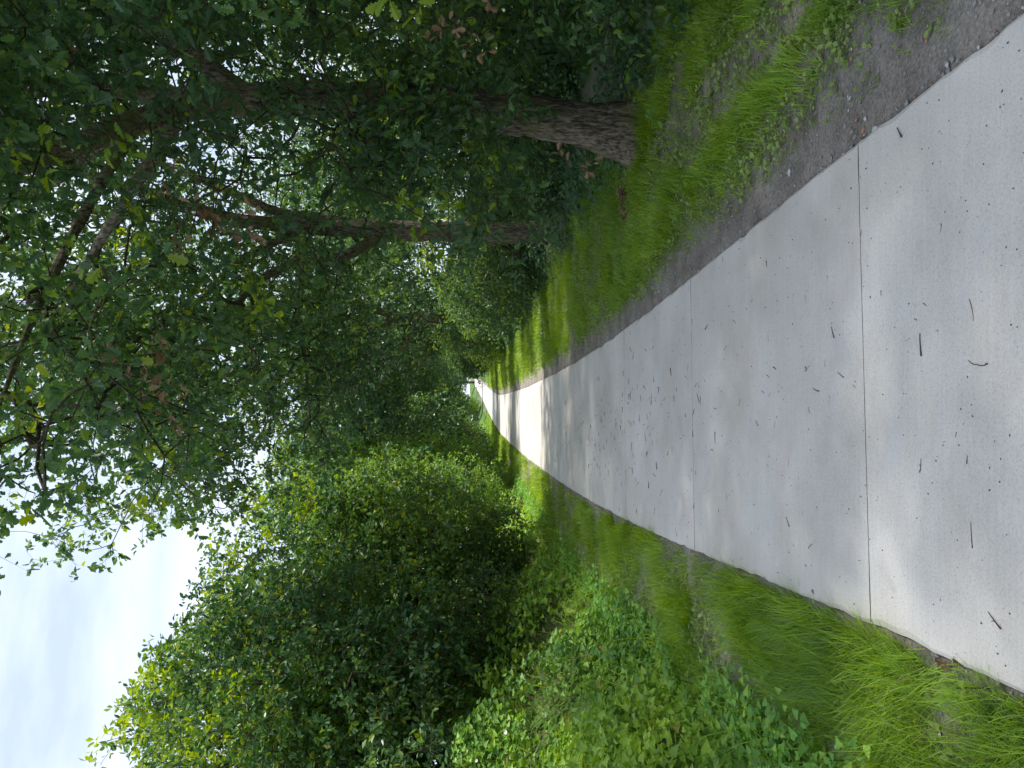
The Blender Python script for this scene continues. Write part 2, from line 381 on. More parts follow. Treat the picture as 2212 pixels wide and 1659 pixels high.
# ------------------------------------------------------------------ leaf shapes
def lobed(half, fold=0.22, droop=0.25):
    """an outline of points (x, y) for the right side; two ngons meeting on the midrib"""
    pts = [(0, 0)] + half + [(0, 1)]
    n = len(pts)
    T = []; zf = lambda x, y: abs(x) * fold - droop * (y - 0.35) ** 2
    for x, y in pts: T.append((x, y, zf(x, y)))
    for x, y in half: T.append((-x, y + 0.02, zf(x, y)))
    f1 = tuple(range(n))
    f2 = (0, n - 1) + tuple(range(n + len(half) - 1, n - 1, -1))
    return np.array(T, float), [f1, f2]
OAK_HI = lobed([(0.035, 0.14), (0.12, 0.20), (0.15, 0.27), (0.09, 0.33), (0.22, 0.42), (0.25, 0.49), (0.13, 0.54), (0.29, 0.66), (0.30, 0.73), (0.17, 0.76), (0.20, 0.87), (0.15, 0.94)])
OAK_MID = lobed([(0.13, 0.22), (0.08, 0.34), (0.25, 0.47), (0.14, 0.56), (0.30, 0.70), (0.16, 0.90)])
OAK_LO = (np.array([(0, 0, 0), (0.27, 0.42, 0.05), (0.20, 0.78, 0.0), (0, 1, -0.08), (-0.27, 0.55, 0.05)], float), [(0, 1, 2, 3), (0, 3, 4)])
LEAF_2 = (np.array([(0, 0, 0), (0.30, 0.5, 0.05), (0, 1, -0.08), (-0.30, 0.5, 0.05)], float), [(0, 1, 2, 3)])
HEART = (np.array([(0, 0.06, 0), (0.30, -0.06, 0.05), (0.36, 0.22, 0.07), (0.20, 0.62, 0.03), (0, 1, -0.12), (-0.20, 0.62, 0.03), (-0.36, 0.22, 0.07), (-0.30, -0.06, 0.05)], float), [(0, 1, 2, 3, 4), (0, 4, 5, 6, 7)])
HEART_LO = (np.array([(0, 0, 0), (0.36, 0.15, 0.07), (0, 1, -0.10), (-0.36, 0.15, 0.07)], float), [(0, 1, 2), (0, 2, 3)])
ROUND = (np.array([(0, 0, 0), (0.34, 0.25, 0.05), (0.38, 0.65, 0.05), (0, 1, 0), (-0.38, 0.65, 0.05), (-0.34, 0.25, 0.05)], float), [(0, 1, 2, 3), (0, 3, 4, 5)])

def rdir(n):
    return unit(RNG.normal(size=(n, 3)))
def in_view(p, mg=0.12):
    y = p[:, 1]; q = np.maximum(y, 0.01)
    u = p[:, 0] / q; v = (p[:, 2] - EYE[2]) / q
    return (y > 0.3) & (np.abs(u) < 0.5 + mg) & (v < 0.62 + mg) & (v > -0.75)

# ------------------------------------------------------------------ trees
def tube(pts, rad, sides=10, rough=0.0, seed=0, flare=0.0, step=None):
    """a limb through pts (n,3) with radii, its bark ridges really displaced"""
    pts = np.asarray(pts, float); rad = np.asarray(rad, float)
    d = np.concatenate([[0], np.cumsum(np.linalg.norm(np.diff(pts, axis=0), axis=1))])
    step = step or 0.12
    n = max(3, int(d[-1] / step)); s = np.linspace(0, d[-1], n)
    # smoothed interpolation
    P = np.stack([np.interp(s, d, pts[:, k]) for k in range(3)], 1); R = np.interp(s, d, rad)
    kk = max(1, int(0.25 / step))
    for _ in range(2):
        Q = P.copy()
        for j in range(1, n - 1):
            a, b = max(0, j - kk), min(n, j + kk + 1); h = min(j - a, b - 1 - j); Q[j] = P[j - h:j + h + 1].mean(0)
        P = Q
    T = unit(np.gradient(P, axis=0))
    ref = np.array([1.0, 0.0, 0.0]) if abs(T[0, 0]) < 0.8 else np.array([0, 1.0, 0])
    U = unit(np.cross(T, ref)); Wv = np.cross(T, U)
    th = np.linspace(0, 2 * np.pi, sides, endpoint=False)
    rr = np.repeat(R[:, None], sides, 1)
    S2, TH = np.meshgrid(s, th, indexing='ij')
    if rough > 0:
        cxn, cyn = np.cos(TH) * R[:, None], np.sin(TH) * R[:, None]
        r1 = 1 - np.abs(2 * fbm(cxn * 26, cyn * 26, S2 * 4.5, seed, 2) - 1) * 2.2
        r2 = vnoise(cxn * 55, cyn * 55, S2 * 16, seed + 5) - 0.5
        lump = fbm(cxn * 3, cyn * 3, S2 * 1.3, seed + 9, 2) - 0.5
        rr = rr + rough * (-1.3 * np.maximum(r1, -0.4) + 0.6 * r2) + R[:, None] * 0.30 * lump
    if flare > 0:
        zz = P[:, 2] - P[0, 2]
        rr = rr * (1 + flare * np.exp(-np.maximum(zz, 0) / 0.26)[:, None] * np.maximum(0, np.cos(3 * TH + 0.6) + 0.35 * np.cos(5 * TH)))
    V = P[:, None, :] + U[:, None, :] * (np.cos(TH) * rr)[..., None] + Wv[:, None, :] * (np.sin(TH) * rr)[..., None]
    i = np.arange(n * sides).reshape(n, sides); j = np.roll(i, -1, 1)
    Fq = np.stack([i[:-1], j[:-1], j[1:], i[1:]], -1).reshape(-1, 4)
    return V.reshape(-1, 3), Fq, P, R

def ellipsoid_points(ells, n, shell=2.2, gap=0.42, gs=0.9, seed=0, zmin=0.3, keep=None):
    out = []
    vol = np.array([e[3] * e[4] * e[5] for e in ells]) ** 0.92; vol = vol / vol.sum()
    while sum(len(o) for o in out) < n:
        k = RNG.choice(len(ells), p=vol); e = ells[k]; m_ = 36
        q = rdir(m_) * (RNG.random((m_, 1)) ** (1 / shell))
        # lumpy surface
        lump = 0.86 + 0.28 * vnoise(q[:, 0] * 3 + k * 7, q[:, 1] * 3, q[:, 2] * 3, seed + 3)
        q = q * lump[:, None]
        p_ = np.array(e[:3]) + q * np.array(e[3:6])
        nn = fbm(p_[:, 0] * gs, p_[:, 1] * gs, p_[:, 2] * gs, seed, 2)
        ok = (nn > gap) & (p_[:, 2] > zmin)
        if keep is not None: ok &= keep(p_)
        out.append(p_[ok])
    p_ = np.concatenate(out); return p_[RNG.permutation(len(p_))[:n]]

def grow(limbs, attr, tcost=0.0, nodecap=60000, step=0.2, rtip=0.003, rexp=0.46):
    """limbs: [(P (n,3), R (n,))...] dense centre lines; attr: cluster points. Each point is joined to the nearest wood by a bent twig."""
    pos = np.zeros((nodecap, 3)); par = np.full(nodecap, -1); rad = np.zeros(nodecap); dr = np.zeros((nodecap, 3)); pen = np.zeros(nodecap)
    n = 0
    for P, R in limbs:
        for j in range(len(P)):
            if n and len(P) > 1 and j % 2 and j < len(P) - 1: continue
            pos[n] = P[j]; rad[n] = R[j]; dr[n] = unit(P[min(j + 1, len(P) - 1)] - P[max(j - 1, 0)] + 1e-6)
            pen[n] = tcost * max(0, R[j] - 0.08) * 8
            n += 1
    n0 = n
    dist0 = np.array([np.min(np.linalg.norm(pos[:n0] - a, axis=1) + pen[:n0]) for a in attr])
    order = np.argsort(dist0)
    tips = np.zeros(len(attr), int); segs = []
    for oi in order:
        a = attr[oi]
        v = a - pos[:n]; dd = np.linalg.norm(v, axis=1) + 1e-6
        ca = np.einsum('ij,ij->i', v, dr[:n]) / dd
        cost = dd * (1 + 0.55 * (1 - ca)) + pen[:n]
        b = int(np.argmin(cost)); L_ = dd[b]
        k = max(1, int(round(L_ / step)))
        p0 = pos[b]; d0 = dr[b] * 0.75 + v[b] / L_ * 0.5
        mid = p0 + d0 * L_ * 0.45 + np.array([0, 0, 0.10 * L_]) + RNG.normal(size=3) * 0.05 * L_
        prev = b
        for j in range(1, k + 1):
            if n >= nodecap: break
            s_ = j / k
            q = (1 - s_) ** 2 * p0 + 2 * s_ * (1 - s_) * mid + s_ * s_ * a
            if j < k: q = q + RNG.normal(size=3) * 0.018
            pos[n] = q; par[n] = prev; dr[n] = unit(q - pos[prev] + 1e-7); segs.append(n); prev = n; n += 1
        tips[oi] = prev
    cnt = np.zeros(n); np.add.at(cnt, tips, 1.0)
    for i in range(n - 1, n0 - 1, -1): cnt[par[i]] += cnt[i]
    rr = np.where(np.arange(n) < n0, rad[:n], rtip * np.maximum(cnt, 1) ** rexp * 1.6)
    for i in range(n0, n):
        if rr[i] > rr[par[i]] * 0.9: rr[i] = rr[par[i]] * 0.9
    segs = np.array(segs)
    return pos[:n], par[:n], rr, dr[:n], segs, tips

def branch_mesh(mb, pos, par, rad, dr, segs, sides=4):
    p1 = pos[segs]; p0 = pos[par[segs]]; r1 = rad[segs]; r0 = np.minimum(rad[par[segs]], r1 * 1.35)
    d = dr[segs]
    ref = np.where(np.abs(d[:, 2:3]) < 0.8, np.array([[0, 0, 1.0]]), np.array([[1.0, 0, 0]]))
    u = unit(np.cross(d, ref)); w = np.cross(d, u)
    th = np.linspace(0, 2 * np.pi, sides, endpoint=False)
    c_, s_ = np.cos(th)[None, :, None], np.sin(th)[None, :, None]
    A = (p0 - d * r0[:, None] * 0.3)[:, None, :] + (u[:, None, :] * c_ + w[:, None, :] * s_) * r0[:, None, None]
    B = (p1 + d * r1[:, None] * 0.3)[:, None, :] + (u[:, None, :] * c_ + w[:, None, :] * s_) * r1[:, None, None]
    V = np.concatenate([A, B], 1).reshape(-1, 3)
    base = (np.arange(len(segs)) * 2 * sides)[:, None]
    F_ = []
    for k in range(sides):
        k2 = (k + 1) % sides
        F_.append(np.concatenate([base + k, base + k2, base + sides + k2, base + sides + k], 1))
    mb.add(V, np.concatenate(F_))

def leaves_for(tips, tdir, per=15, size=0.10, spread=0.24, subs=3, droop=0.15):
    """sub-twigs with rosettes of leaves: returns twig lines and leaf frames"""
    n = len(tips)
    sd = unit(np.repeat(tdir, subs, 0) * 0.55 + rdir(n * subs) * 0.9 + np.array([0, 0, 0.15 - droop]))
    ln = spread * RNG.uniform(0.55, 1.25, n * subs)
    t0 = np.repeat(tips, subs, 0); t1 = t0 + sd * ln[:, None]
    k = max(1, per // subs)
    f = 1 - RNG.random((n * subs * k)) ** 1.7 * 0.85
    o = np.repeat(t0, k, 0) + np.repeat(sd * ln[:, None], k, 0) * f[:, None] + RNG.normal(size=(n * subs * k, 3)) * 0.012
    dl = unit(np.repeat(sd, k, 0) * 0.5 + rdir(len(o)) * 0.95 + np.array([0, 0, -0.18]))
    nr = unit(rdir(len(o)) * 0.75 + np.array([0, 0, 0.75]))
    sz = size * RNG.uniform(0.6, 1.25, len(o))
    return t0, t1, o, dl, nr, sz, np.repeat(np.arange(n), subs * k)

def twig_lines(mb, t0, t1, r=0.0018):
    d = unit(t1 - t0); ref = np.where(np.abs(d[:, 2:3]) < 0.8, np.array([[0, 0, 1.0]]), np.array([[1.0, 0, 0]]))
    u = unit(np.cross(d, ref)); w = np.cross(d, u)
    V = np.stack([t0 + u * r, t0 - u * r * 0.5 + w * r, t0 - u * r * 0.5 - w * r, t1], 1).reshape(-1, 3)
    b = (np.arange(len(t0)) * 4)[:, None]
    F_ = np.concatenate([np.concatenate([b + 0, b + 1, b + 3], 1), np.concatenate([b + 1, b + 2, b + 3], 1), np.concatenate([b + 2, b + 0, b + 3], 1)])
    mb.add(V, F_)

def copy_tree(src, name, loc, rz, sc, label, cat, group):
    r = src.copy(); COL.objects.link(r); r.location = loc; r.rotation_euler = (0, 0, rz); r.scale = sc
    r['label'] = label; r['category'] = cat
    if group: r['group'] = group
    for ch in [c for c in bpy.data.objects if c.parent == src]:
        if ch.name.split('.')[0] == 'leaf': continue
        c = ch.copy(); COL.objects.link(c); c.parent = r
    return r

def make_tree(name, base, limbs, ells, ncl, label, cat, group=None, leafm='oak_leaf', leafn=15, leafs=0.10, spread=0.24, shell=2.2, gap=0.40,
              gs=0.9, seed=0, lod='far', singles=0, extra=None, bark='bark', tcost=1.0, zmin=0.3, sides=10, rough=0.0, young=0.03, dead=0.0, keep=None, tonefreq=0.6, midr=11.0, sunlit_z=0):
    """limbs: list of arrays (n,4) x,y,z,r in world space; the first is the trunk"""
    base = np.array(base, float); rt = root(name, tuple(base), label, cat, group)
    dense = []
    for li, lb in enumerate(limbs):
        lb = np.asarray(lb, float)
        big_ = rough > 0
        V, Fq, P, R = tube(lb[:, :3], lb[:, 3], (72 if li == 0 else 30) if big_ else sides, rough if li == 0 else rough * 0.55, seed + li, 0.42 if (li == 0 and big_) else 0,
                           (0.035 if li == 0 else 0.06) if big_ else 0.25)
        mb = MB(); mb.add(V - base, Fq)
        link('trunk' if li == 0 else 'limb', mb.mesh('trunk' if li == 0 else 'limb', M[bark], True), rt)
        st = max(1, int(len(P) * 0.12 / max(0.3, np.linalg.norm(P[-1] - P[0]))))
        q = P[::st]; r_ = R[::st]
        if li == 0:
            k = q[:, 2] > base[2] + 0.45 * (P[-1, 2] - base[2]) if not big_ else q[:, 2] > base[2] + 0.6
            q, r_ = q[k], r_[k]
        dense.append((q, r_))
    at = ellipsoid_points(ells, ncl, shell, gap, gs, seed, zmin, keep)
    kind = np.zeros(len(at), int)
    u_ = RNG.random(len(at)); kn = fbm(at[:, 0] * 1.1, at[:, 1] * 1.1, at[:, 2] * 1.1, seed + 80, 2); kind[u_ < young * 3 * (kn > 0.53) * (sstep(sunlit_z, sunlit_z + 1.6, at[:, 2]) if sunlit_z else 1)] = 1; kind[u_ > 1 - dead] = 2  # where a height is given, yellow-green tops put sunlight into the leaf colour
    if extra:
        for (p_, k_) in extra: at = np.vstack([at, p_]); kind = np.append(kind, k_)
    pos, par, rad, dr, segs, tips = grow(dense, at, tcost)
    mb = MB(); branch_mesh(mb, pos - base, par, rad, dr, segs, 4 if lod == 'near' else 3)
    t0, t1, o, dl, nr, sz, own = leaves_for(pos[tips], dr[tips], leafn, leafs, spread)
    if lod == 'near':
        tv = in_view(t0); twig_lines(mb, (t0 - base)[tv], (t1 - base)[tv])
    b_ = link('branches', mb.mesh('branches', M['twig'], True), rt, kind='stuff')
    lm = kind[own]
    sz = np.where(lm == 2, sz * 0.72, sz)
    ctone = fbm(at[:, 0] * tonefreq, at[:, 1] * tonefreq, at[:, 2] * tonefreq, seed + 50, 2)[own]
    tone = np.clip(RNG.random(len(o)) * 0.55 + 0.9 * (ctone - 0.5) + 0.22, 0, 0.9)
    tone = np.where(RNG.random(len(o)) < 0.02, 1.0, tone)
    d_ = np.linalg.norm(o - np.array(EYE), axis=1); vis = in_view(o)
    mb = MB(); mats = [M[leafm], M['oak_leaf_young_sunlit'], M['dead_leaf']]
    single = np.zeros(len(o), bool)
    if singles:
        cand = np.where(vis & in_view(o, -0.02))[0]; cand = cand[np.argsort(d_[cand] / sz[cand])][:singles]; single[cand] = True
    if lod == 'near':
        hi = vis & (d_ < 6.0) & ~single; mid = vis & (d_ >= 6.0) & (d_ < midr) & ~single; lo = vis & (d_ >= midr) & ~single
        off = ~vis & (RNG.random(len(o)) < 0.45)
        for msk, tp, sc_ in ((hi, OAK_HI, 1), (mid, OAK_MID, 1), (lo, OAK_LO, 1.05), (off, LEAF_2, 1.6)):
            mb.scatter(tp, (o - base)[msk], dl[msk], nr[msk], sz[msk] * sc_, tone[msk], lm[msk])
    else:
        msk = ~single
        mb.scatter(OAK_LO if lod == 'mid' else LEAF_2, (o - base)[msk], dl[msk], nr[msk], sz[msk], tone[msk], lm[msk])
    link('crown', mb.mesh('crown', mats), rt, kind='stuff')
    if singles:
        lib = {}
        tpl = OAK_HI if leafm == 'oak_leaf' or lod == 'near' else OAK_MID
        for i in np.where(single)[0]:
            q = int(min(4, tone[i] * 5)) if tone[i] <= 0.9 else 5
            key = (int(lm[i]), q)
            if key not in lib:
                lb = MB(); lb.scatter(tpl, np.zeros((1, 3)), np.array([[0, 1.0, 0]]), np.array([[0, 0, 1.0]]), 1.0, (q + 0.5) / 5 if q < 5 else 1.0, 0)
                lib[key] = lb.mesh('leaf', mats[key[0]])
            f = link('leaf', lib[key], rt)
            y = Vector(dl[i]); z = Vector(nr[i]); x = y.cross(z).normalized(); z = x.cross(y)
            mm = Matrix((x, y, z)).transposed().to_4x4()
            f.matrix_local = Matrix.Translation(Vector(o[i] - base)) @ mm @ Matrix.Scale(float(sz[i]), 4)
            if key[0] == 2: f['label'] = 'withered brown leaf'
            elif key[0] == 1: f['label'] = 'yellow-green leaf'
    return rt

# nearest oak, right of the path
A_l = [[(2.461, 7.5, -0.12, 0.335), (2.461, 7.5, 0.0, 0.305), (2.48, 7.5, 0.19, 0.27), (2.543, 7.5, 0.46, 0.225), (2.623, 7.5, 1.055, 0.20), (2.709, 7.5, 1.73, 0.181), (2.754, 7.5, 2.4, 0.171), (2.749, 7.5, 3.29, 0.171), (2.724, 7.5, 3.95, 0.165)],
       [(2.70, 7.5, 3.70, 0.125), (2.80, 7.48, 3.95, 0.118), (3.094, 7.4, 4.21, 0.105), (3.419, 7.2, 4.72, 0.092), (3.72, 7.0, 5.2, 0.08), (4.07, 6.8, 5.67, 0.06), (4.5, 6.5, 6.3, 0.035)],
       [(2.73, 7.5, 3.70, 0.14), (2.693, 7.48, 3.9, 0.13), (2.555, 7.3, 4.3, 0.122), (2.348, 7.0, 4.6, 0.115), (2.075, 6.7, 4.855, 0.105), (1.787, 6.4, 5.22, 0.09), (1.42, 6.0, 5.6, 0.07), (0.9, 5.4, 6.1, 0.04)],
       [(2.73, 7.5, 3.80, 0.10), (2.765, 7.55, 4.1, 0.09), (2.861, 7.8, 4.8, 0.08), (3.067, 8.2, 5.57, 0.065), (3.152, 8.6, 6.44, 0.05), (3.1, 8.8, 7.4, 0.03)],
       [(2.66, 7.42, 1.62, 0.030), (2.95, 7.25, 1.66, 0.024), (3.3, 7.0, 1.72, 0.018), (3.7, 6.7, 1.9, 0.012)],
       [(2.68, 7.4, 2.5, 0.028), (2.35, 6.9, 2.75, 0.022), (2.1, 6.4, 2.8, 0.016), (1.8, 5.9, 2.7, 0.010)],
       [(2.5, 7.3, 4.35, 0.07), (1.9, 7.6, 4.9, 0.06), (1.3, 8.2, 5.6, 0.05), (0.6, 8.8, 6.4, 0.03)],
       [(2.2, 6.85, 4.7, 0.06), (1.9, 7.5, 5.6, 0.055), (1.7, 8.2, 6.8, 0.04), (1.6, 8.6, 8.0, 0.02)],
       [(2.35, 7.0, 4.6, 0.06), (1.5, 6.7, 4.9, 0.05), (0.6, 6.3, 5.1, 0.038), (-0.3, 5.9, 5.2, 0.022)]]
A_e = [(2.8, 7.4, 6.0, 4.1, 4.0, 3.2), (2.2, 6.3, 1.9, 0.8, 0.6, 0.8), (1.7, 6.4, 1.9, 0.8, 0.7, 0.8), (3.1, 6.3, 2.75, 1.7, 1.3, 1.45), (1.7, 6.9, 2.6, 1.1, 1.0, 1.35), (1.3, 4.6, 4.6, 2.2, 2.0, 1.5), (0.6, 6.6, 4.9, 2.1, 1.9, 1.6), (2.9, 4.4, 3.9, 1.8, 1.6, 1.5)]
ex = [((2.28, 4.1, 2.05), 1), ((2.05, 4.0, 1.95), 1), ((2.38, 4.2, 2.25), 1), ((2.2, 4.05, 2.3), 1), ((2.45, 5.2, 1.55), 2), ((2.5, 5.3, 1.75), 2), ((1.05, 4.6, 3.35), 2), ((1.0, 4.7, 3.2), 2), ((0.98, 4.6, 3.05), 2), ((0.14, 4.5, 3.55), 2), ((-0.03, 4.4, 3.5), 2), ((-0.1, 4.4, 3.5), 2), ((1.55, 5.5, 0.95), 2)]
clear_A = lambda p_: ~((p_[:, 1] < 3.6) | ((p_[:, 1] < 5.5) & (p_[:, 0] < -0.7)) | ((p_[:, 0] < 1.0) & (p_[:, 2] < 2.9)))
oakA = make_tree('oak_tree', (2.461, 7.5, 0.0), A_l, A_e, 2600, 'nearest big oak right of the path, ridged trunk forking above low hanging leafy branches', 'tree',
                 leafn=19, leafs=0.092, seed=1, lod='near', singles=300, extra=ex, rough=0.017, gap=0.47, gs=0.85, young=0.02, dead=0.004, keep=clear_A, tcost=0.6, zmin=0.95)

B_l = [[(2.968, 14.9, -0.1, 0.30), (2.968, 14.9, 0.02, 0.265), (2.947, 14.9, 0.27, 0.225), (2.94, 14.9, 0.9, 0.206), (2.943, 14.9, 2.24, 0.197), (2.948, 14.9, 3.45, 0.20)],
       [(2.94, 14.9, 3.2, 0.17), (2.99, 14.8, 4.95, 0.15), (3.057, 14.6, 6.1, 0.13), (3.25, 14.2, 6.96, 0.11), (3.63, 13.8, 8.23, 0.083), (3.92, 13.5, 9.46, 0.05)],
       [(2.93, 14.9, 3.15, 0.12), (2.80, 14.87, 3.42, 0.115), (2.6, 14.8, 3.73, 0.107), (2.33, 14.5, 4.08, 0.096), (2.19, 14.0, 4.77, 0.084), (1.85, 13.6, 5.32, 0.074), (1.24, 13.2, 5.67, 0.064), (0.52, 12.8, 6.0, 0.05), (-0.4, 12.5, 6.33, 0.035)],
       [(3.0, 14.95, 3.3, 0.12), (3.394, 15.5, 5.47, 0.10), (4.24, 16, 7.26, 0.085), (5.1, 16.5, 9.5, 0.06)],
       [(2.98, 14.8, 4.8, 0.09), (2.39, 15, 6.04, 0.081), (1.35, 15.3, 7.19, 0.069), (0.27, 15.5, 8.15, 0.056), (-0.83, 15.6, 8.82, 0.035)],
       [(2.2, 14.2, 4.7, 0.05), (1.4, 14.8, 4.9, 0.045), (0.4, 15.4, 4.9, 0.035), (-0.8, 15.8, 4.9, 0.022)]]
B_e = [(2.6, 14.6, 7.8, 5.8, 4.3, 4.6), (0.4, 14.4, 5.3, 2.9, 2.6, 2.0), (3.6, 13.2, 3.2, 1.8, 1.2, 2.0), (1.6, 16.5, 4.4, 2.2, 2.0, 1.9), (-0.1, 12.4, 7.2, 2.6, 2.6, 2.3)]
clear_B = lambda p_: ~((np.abs(p_[:, 0] - 2.6) < 1.0) & (p_[:, 1] < 15) & (p_[:, 2] < 3.6) & (p_[:, 2] > 0.9)) & ~((p_[:, 0] < 1.2) & (p_[:, 2] < 3.0))
oakB = make_tree('oak_tree', (2.968, 14.9, 0.0), B_l, B_e, 2900, 'second oak right of the path, bare straight trunk, one limb arching over the concrete', 'tree',
                 leafn=15, leafs=0.115, seed=2, lod='near', singles=200, rough=0.014, gap=0.47, gs=0.6, young=0.01, keep=clear_B, tcost=0.6, zmin=0.5)

# farther oaks: two crowns shared by the row
C_l = [[(0, 0, -0.15, 0.32), (0, 0, 0.4, 0.24), (0.1, 0, 2.5, 0.2), (0.15, 0.1, 4.6, 0.18)], [(0.15, 0.1, 4.4, 0.15), (-0.8, -0.6, 6.2, 0.11), (-2.0, -1.2, 8.0, 0.07)],
       [(0.15, 0.1, 4.4, 0.15), (0.9, 0.8, 6.5, 0.12), (1.3, 1.4, 9.3, 0.06)], [(0.12, 0.05, 3.4, 0.1), (-1.5, 0.2, 4.6, 0.08), (-3.2, 0.0, 5.4, 0.04)]]
C_e = [(0.2, 0, 8.0, 4.8, 4.4, 4.6), (-2.8, 0.0, 4.6, 2.6, 3.0, 2.5), (-2.2, 0.0, 7.2, 3.0, 3.2, 3.0), (1.6, -1.0, 4.2, 2.6, 2.6, 2.6)]
oakC = make_tree('oak_tree', (0, 0, 0), C_l, C_e, 2300, 'third oak of the row on the right, dark crown reaching over the path', 'tree', group='oaks standing in a row on the right of the path',
                 leafn=14, leafs=0.19, spread=0.32, seed=3, lod='far', gap=0.42, gs=0.6, young=0.01, bark='bark', tonefreq=0.4, sides=12)
oakC.location = (2.4, 29.5, 0)
for i, (x, y, rz, s_, lb) in enumerate([
        (2.6, 46.0, 0.35, 1.0, 'fourth oak of the row on the right, behind the dark arch of branches'),
        (2.9, 53.0, 6.0, 0.95, 'fifth oak of the row on the right, its thin dark trunk far along the path'),
        (4.2, 99.0, 0.2, 1.1, 'distant oak on the right casting a dark band over the path'),
        (4.6, 135.0, 5.9, 1.2, 'distant oak on the right near the end of the path'),
        (9.0, 11.5, 0.6, 1.15, 'oak well behind the nearest trunk on the right, seen through its leaves'),
        (14.5, 19.5, 1.7, 0.95, 'pale lit oak beyond the undergrowth between the first two right trunks'),
        (14.0, 30.0, 2.9, 1.0, 'oak standing back from the path behind the third oak'),
        (9.5, 36.5, 2.2, 0.95, 'oak standing back between the third and fourth oaks'),
        (13.5, 62.0, 1.2, 1.2, 'oak standing back from the sunlit stretch of the path'),
        (8.4, 4.6, 4.4, 1.25, 'unseen oak off to the right of the nearest trunk, added to shade the path'),  # out of view, added and sized to keep sun off the near path
        (8.6, -1.5, 5.4, 1.2, 'unseen oak on the right beside the viewer, added to block the sun'),  # added outside the frame to shade the foreground
        (5.2, 172.0, 0.3, 1.3, 'oak on the right at the far end of the path')]):
    copy_tree(oakC, 'oak_tree', (x, y, 0), rz, (s_, s_, s_), lb, 'tree', 'oaks standing in a row on the right of the path')

# left side
D_l = [[(-6.6, 12.6, 0.6, 0.13), (-6.5, 12.5, 1.8, 0.11), (-6.3, 12.4, 3.4, 0.09), (-6.2, 12.4, 5.0, 0.06)],
       [(-6.6, 12.6, 0.9, 0.07), (-5.8, 12.2, 2.2, 0.06), (-5.0, 11.9, 3.6, 0.04)], [(-6.5, 12.5, 1.4, 0.07), (-7.5, 12.2, 3.0, 0.06), (-8.2, 12.1, 4.6, 0.04)],
       [(-6.6, 12.6, 0.8, 0.06), (-6.2, 11.6, 2.2, 0.045), (-6.0, 11.0, 3.4, 0.03)]]
D_e = [(-6.0, 12.6, 5.0, 2.6, 2.4, 2.45), (-4.9, 12.6, 4.6, 2.0, 2.2, 2.2), (-8.2, 12.6, 4.6, 2.5, 2.4, 2.7), (-5.4, 11.8, 2.9, 2.2, 1.6, 1.5), (-7.4, 11.4, 2.9, 2.0, 1.4, 1.6), (-4.3, 13.2, 3.3, 1.5, 2.0, 1.6)]
oakD = make_tree('oak_bush', (-6.6, 12.6, 0.9), D_l, D_e, 4800, 'broad dark young oak with yellow-green lit tips behind the weed bank on the left', 'tree',
                 leafm='bush_leaf', leafn=15, leafs=0.105, spread=0.22, shell=3.4, gap=0.42, gs=1.1, seed=5, lod='near', singles=200, young=0.17, zmin=1.4, tcost=0.3, sides=10, midr=12.0, sunlit_z=3.8)  # yellow-green upper leaves imitate sunlit tips
E_l = [[(0, 0, -0.4, 0.14), (0.1, 0, 1.8, 0.11), (0, 0.1, 4.0, 0.07), (0.1, 0.1, 6.0, 0.03)], [(0.05, 0, 1.0, 0.08), (1.0, -0.4, 3.0, 0.05), (1.4, -0.6, 4.6, 0.03)], [(0.05, 0, 1.2, 0.08), (-0.9, -0.3, 3.2, 0.05), (-1.4, -0.5, 4.8, 0.03)]]
E_e = [(0, 0, 5.0, 2.6, 2.5, 3.2), (0.6, -0.8, 2.8, 2.4, 1.9, 2.2), (-0.9, -0.5, 2.9, 2.2, 1.8, 2.2)]
treeE = make_tree('leafy_tree', (0, 0, 0), E_l, E_e, 2900, 'tall lit tree with yellow-green top just right of the broad dark one on the left', 'tree', group='trees on the left of the path',
                  leafm='bush_leaf', leafn=14, leafs=0.145, spread=0.26, shell=4.5, gap=0.34, gs=0.9, seed=6, lod='mid', sunlit_z=4.0, young=0.20, tcost=0.3, zmin=0.5)  # top leaves coloured as if the sun caught them
treeE.location = (-4.5, 18.2, 0.4); treeE.scale = (1.0, 1.0, 0.90)
F_e = [(0, 0, 4.2, 2.2, 2.2, 3.0), (0.3, -0.5, 2.3, 2.1, 1.8, 1.9), (-0.5, 0.2, 6.2, 1.5, 1.5, 1.8)]
treeF = make_tree('willow_tree', (0, 0, 0), E_l, F_e, 2300, 'pale fine-leaved sallow with upright shoots in the middle of the left side', 'tree', group='trees on the left of the path',
                  leafm='light_leaf', leafn=15, leafs=0.125, spread=0.36, shell=4.0, gap=0.36, gs=1.1, seed=7, lod='far', young=0.12, tcost=0.3, zmin=0.3)
treeF.location = (-3.9, 23.0, 0.3); treeF.scale = (0.75, 0.75, 0.80)
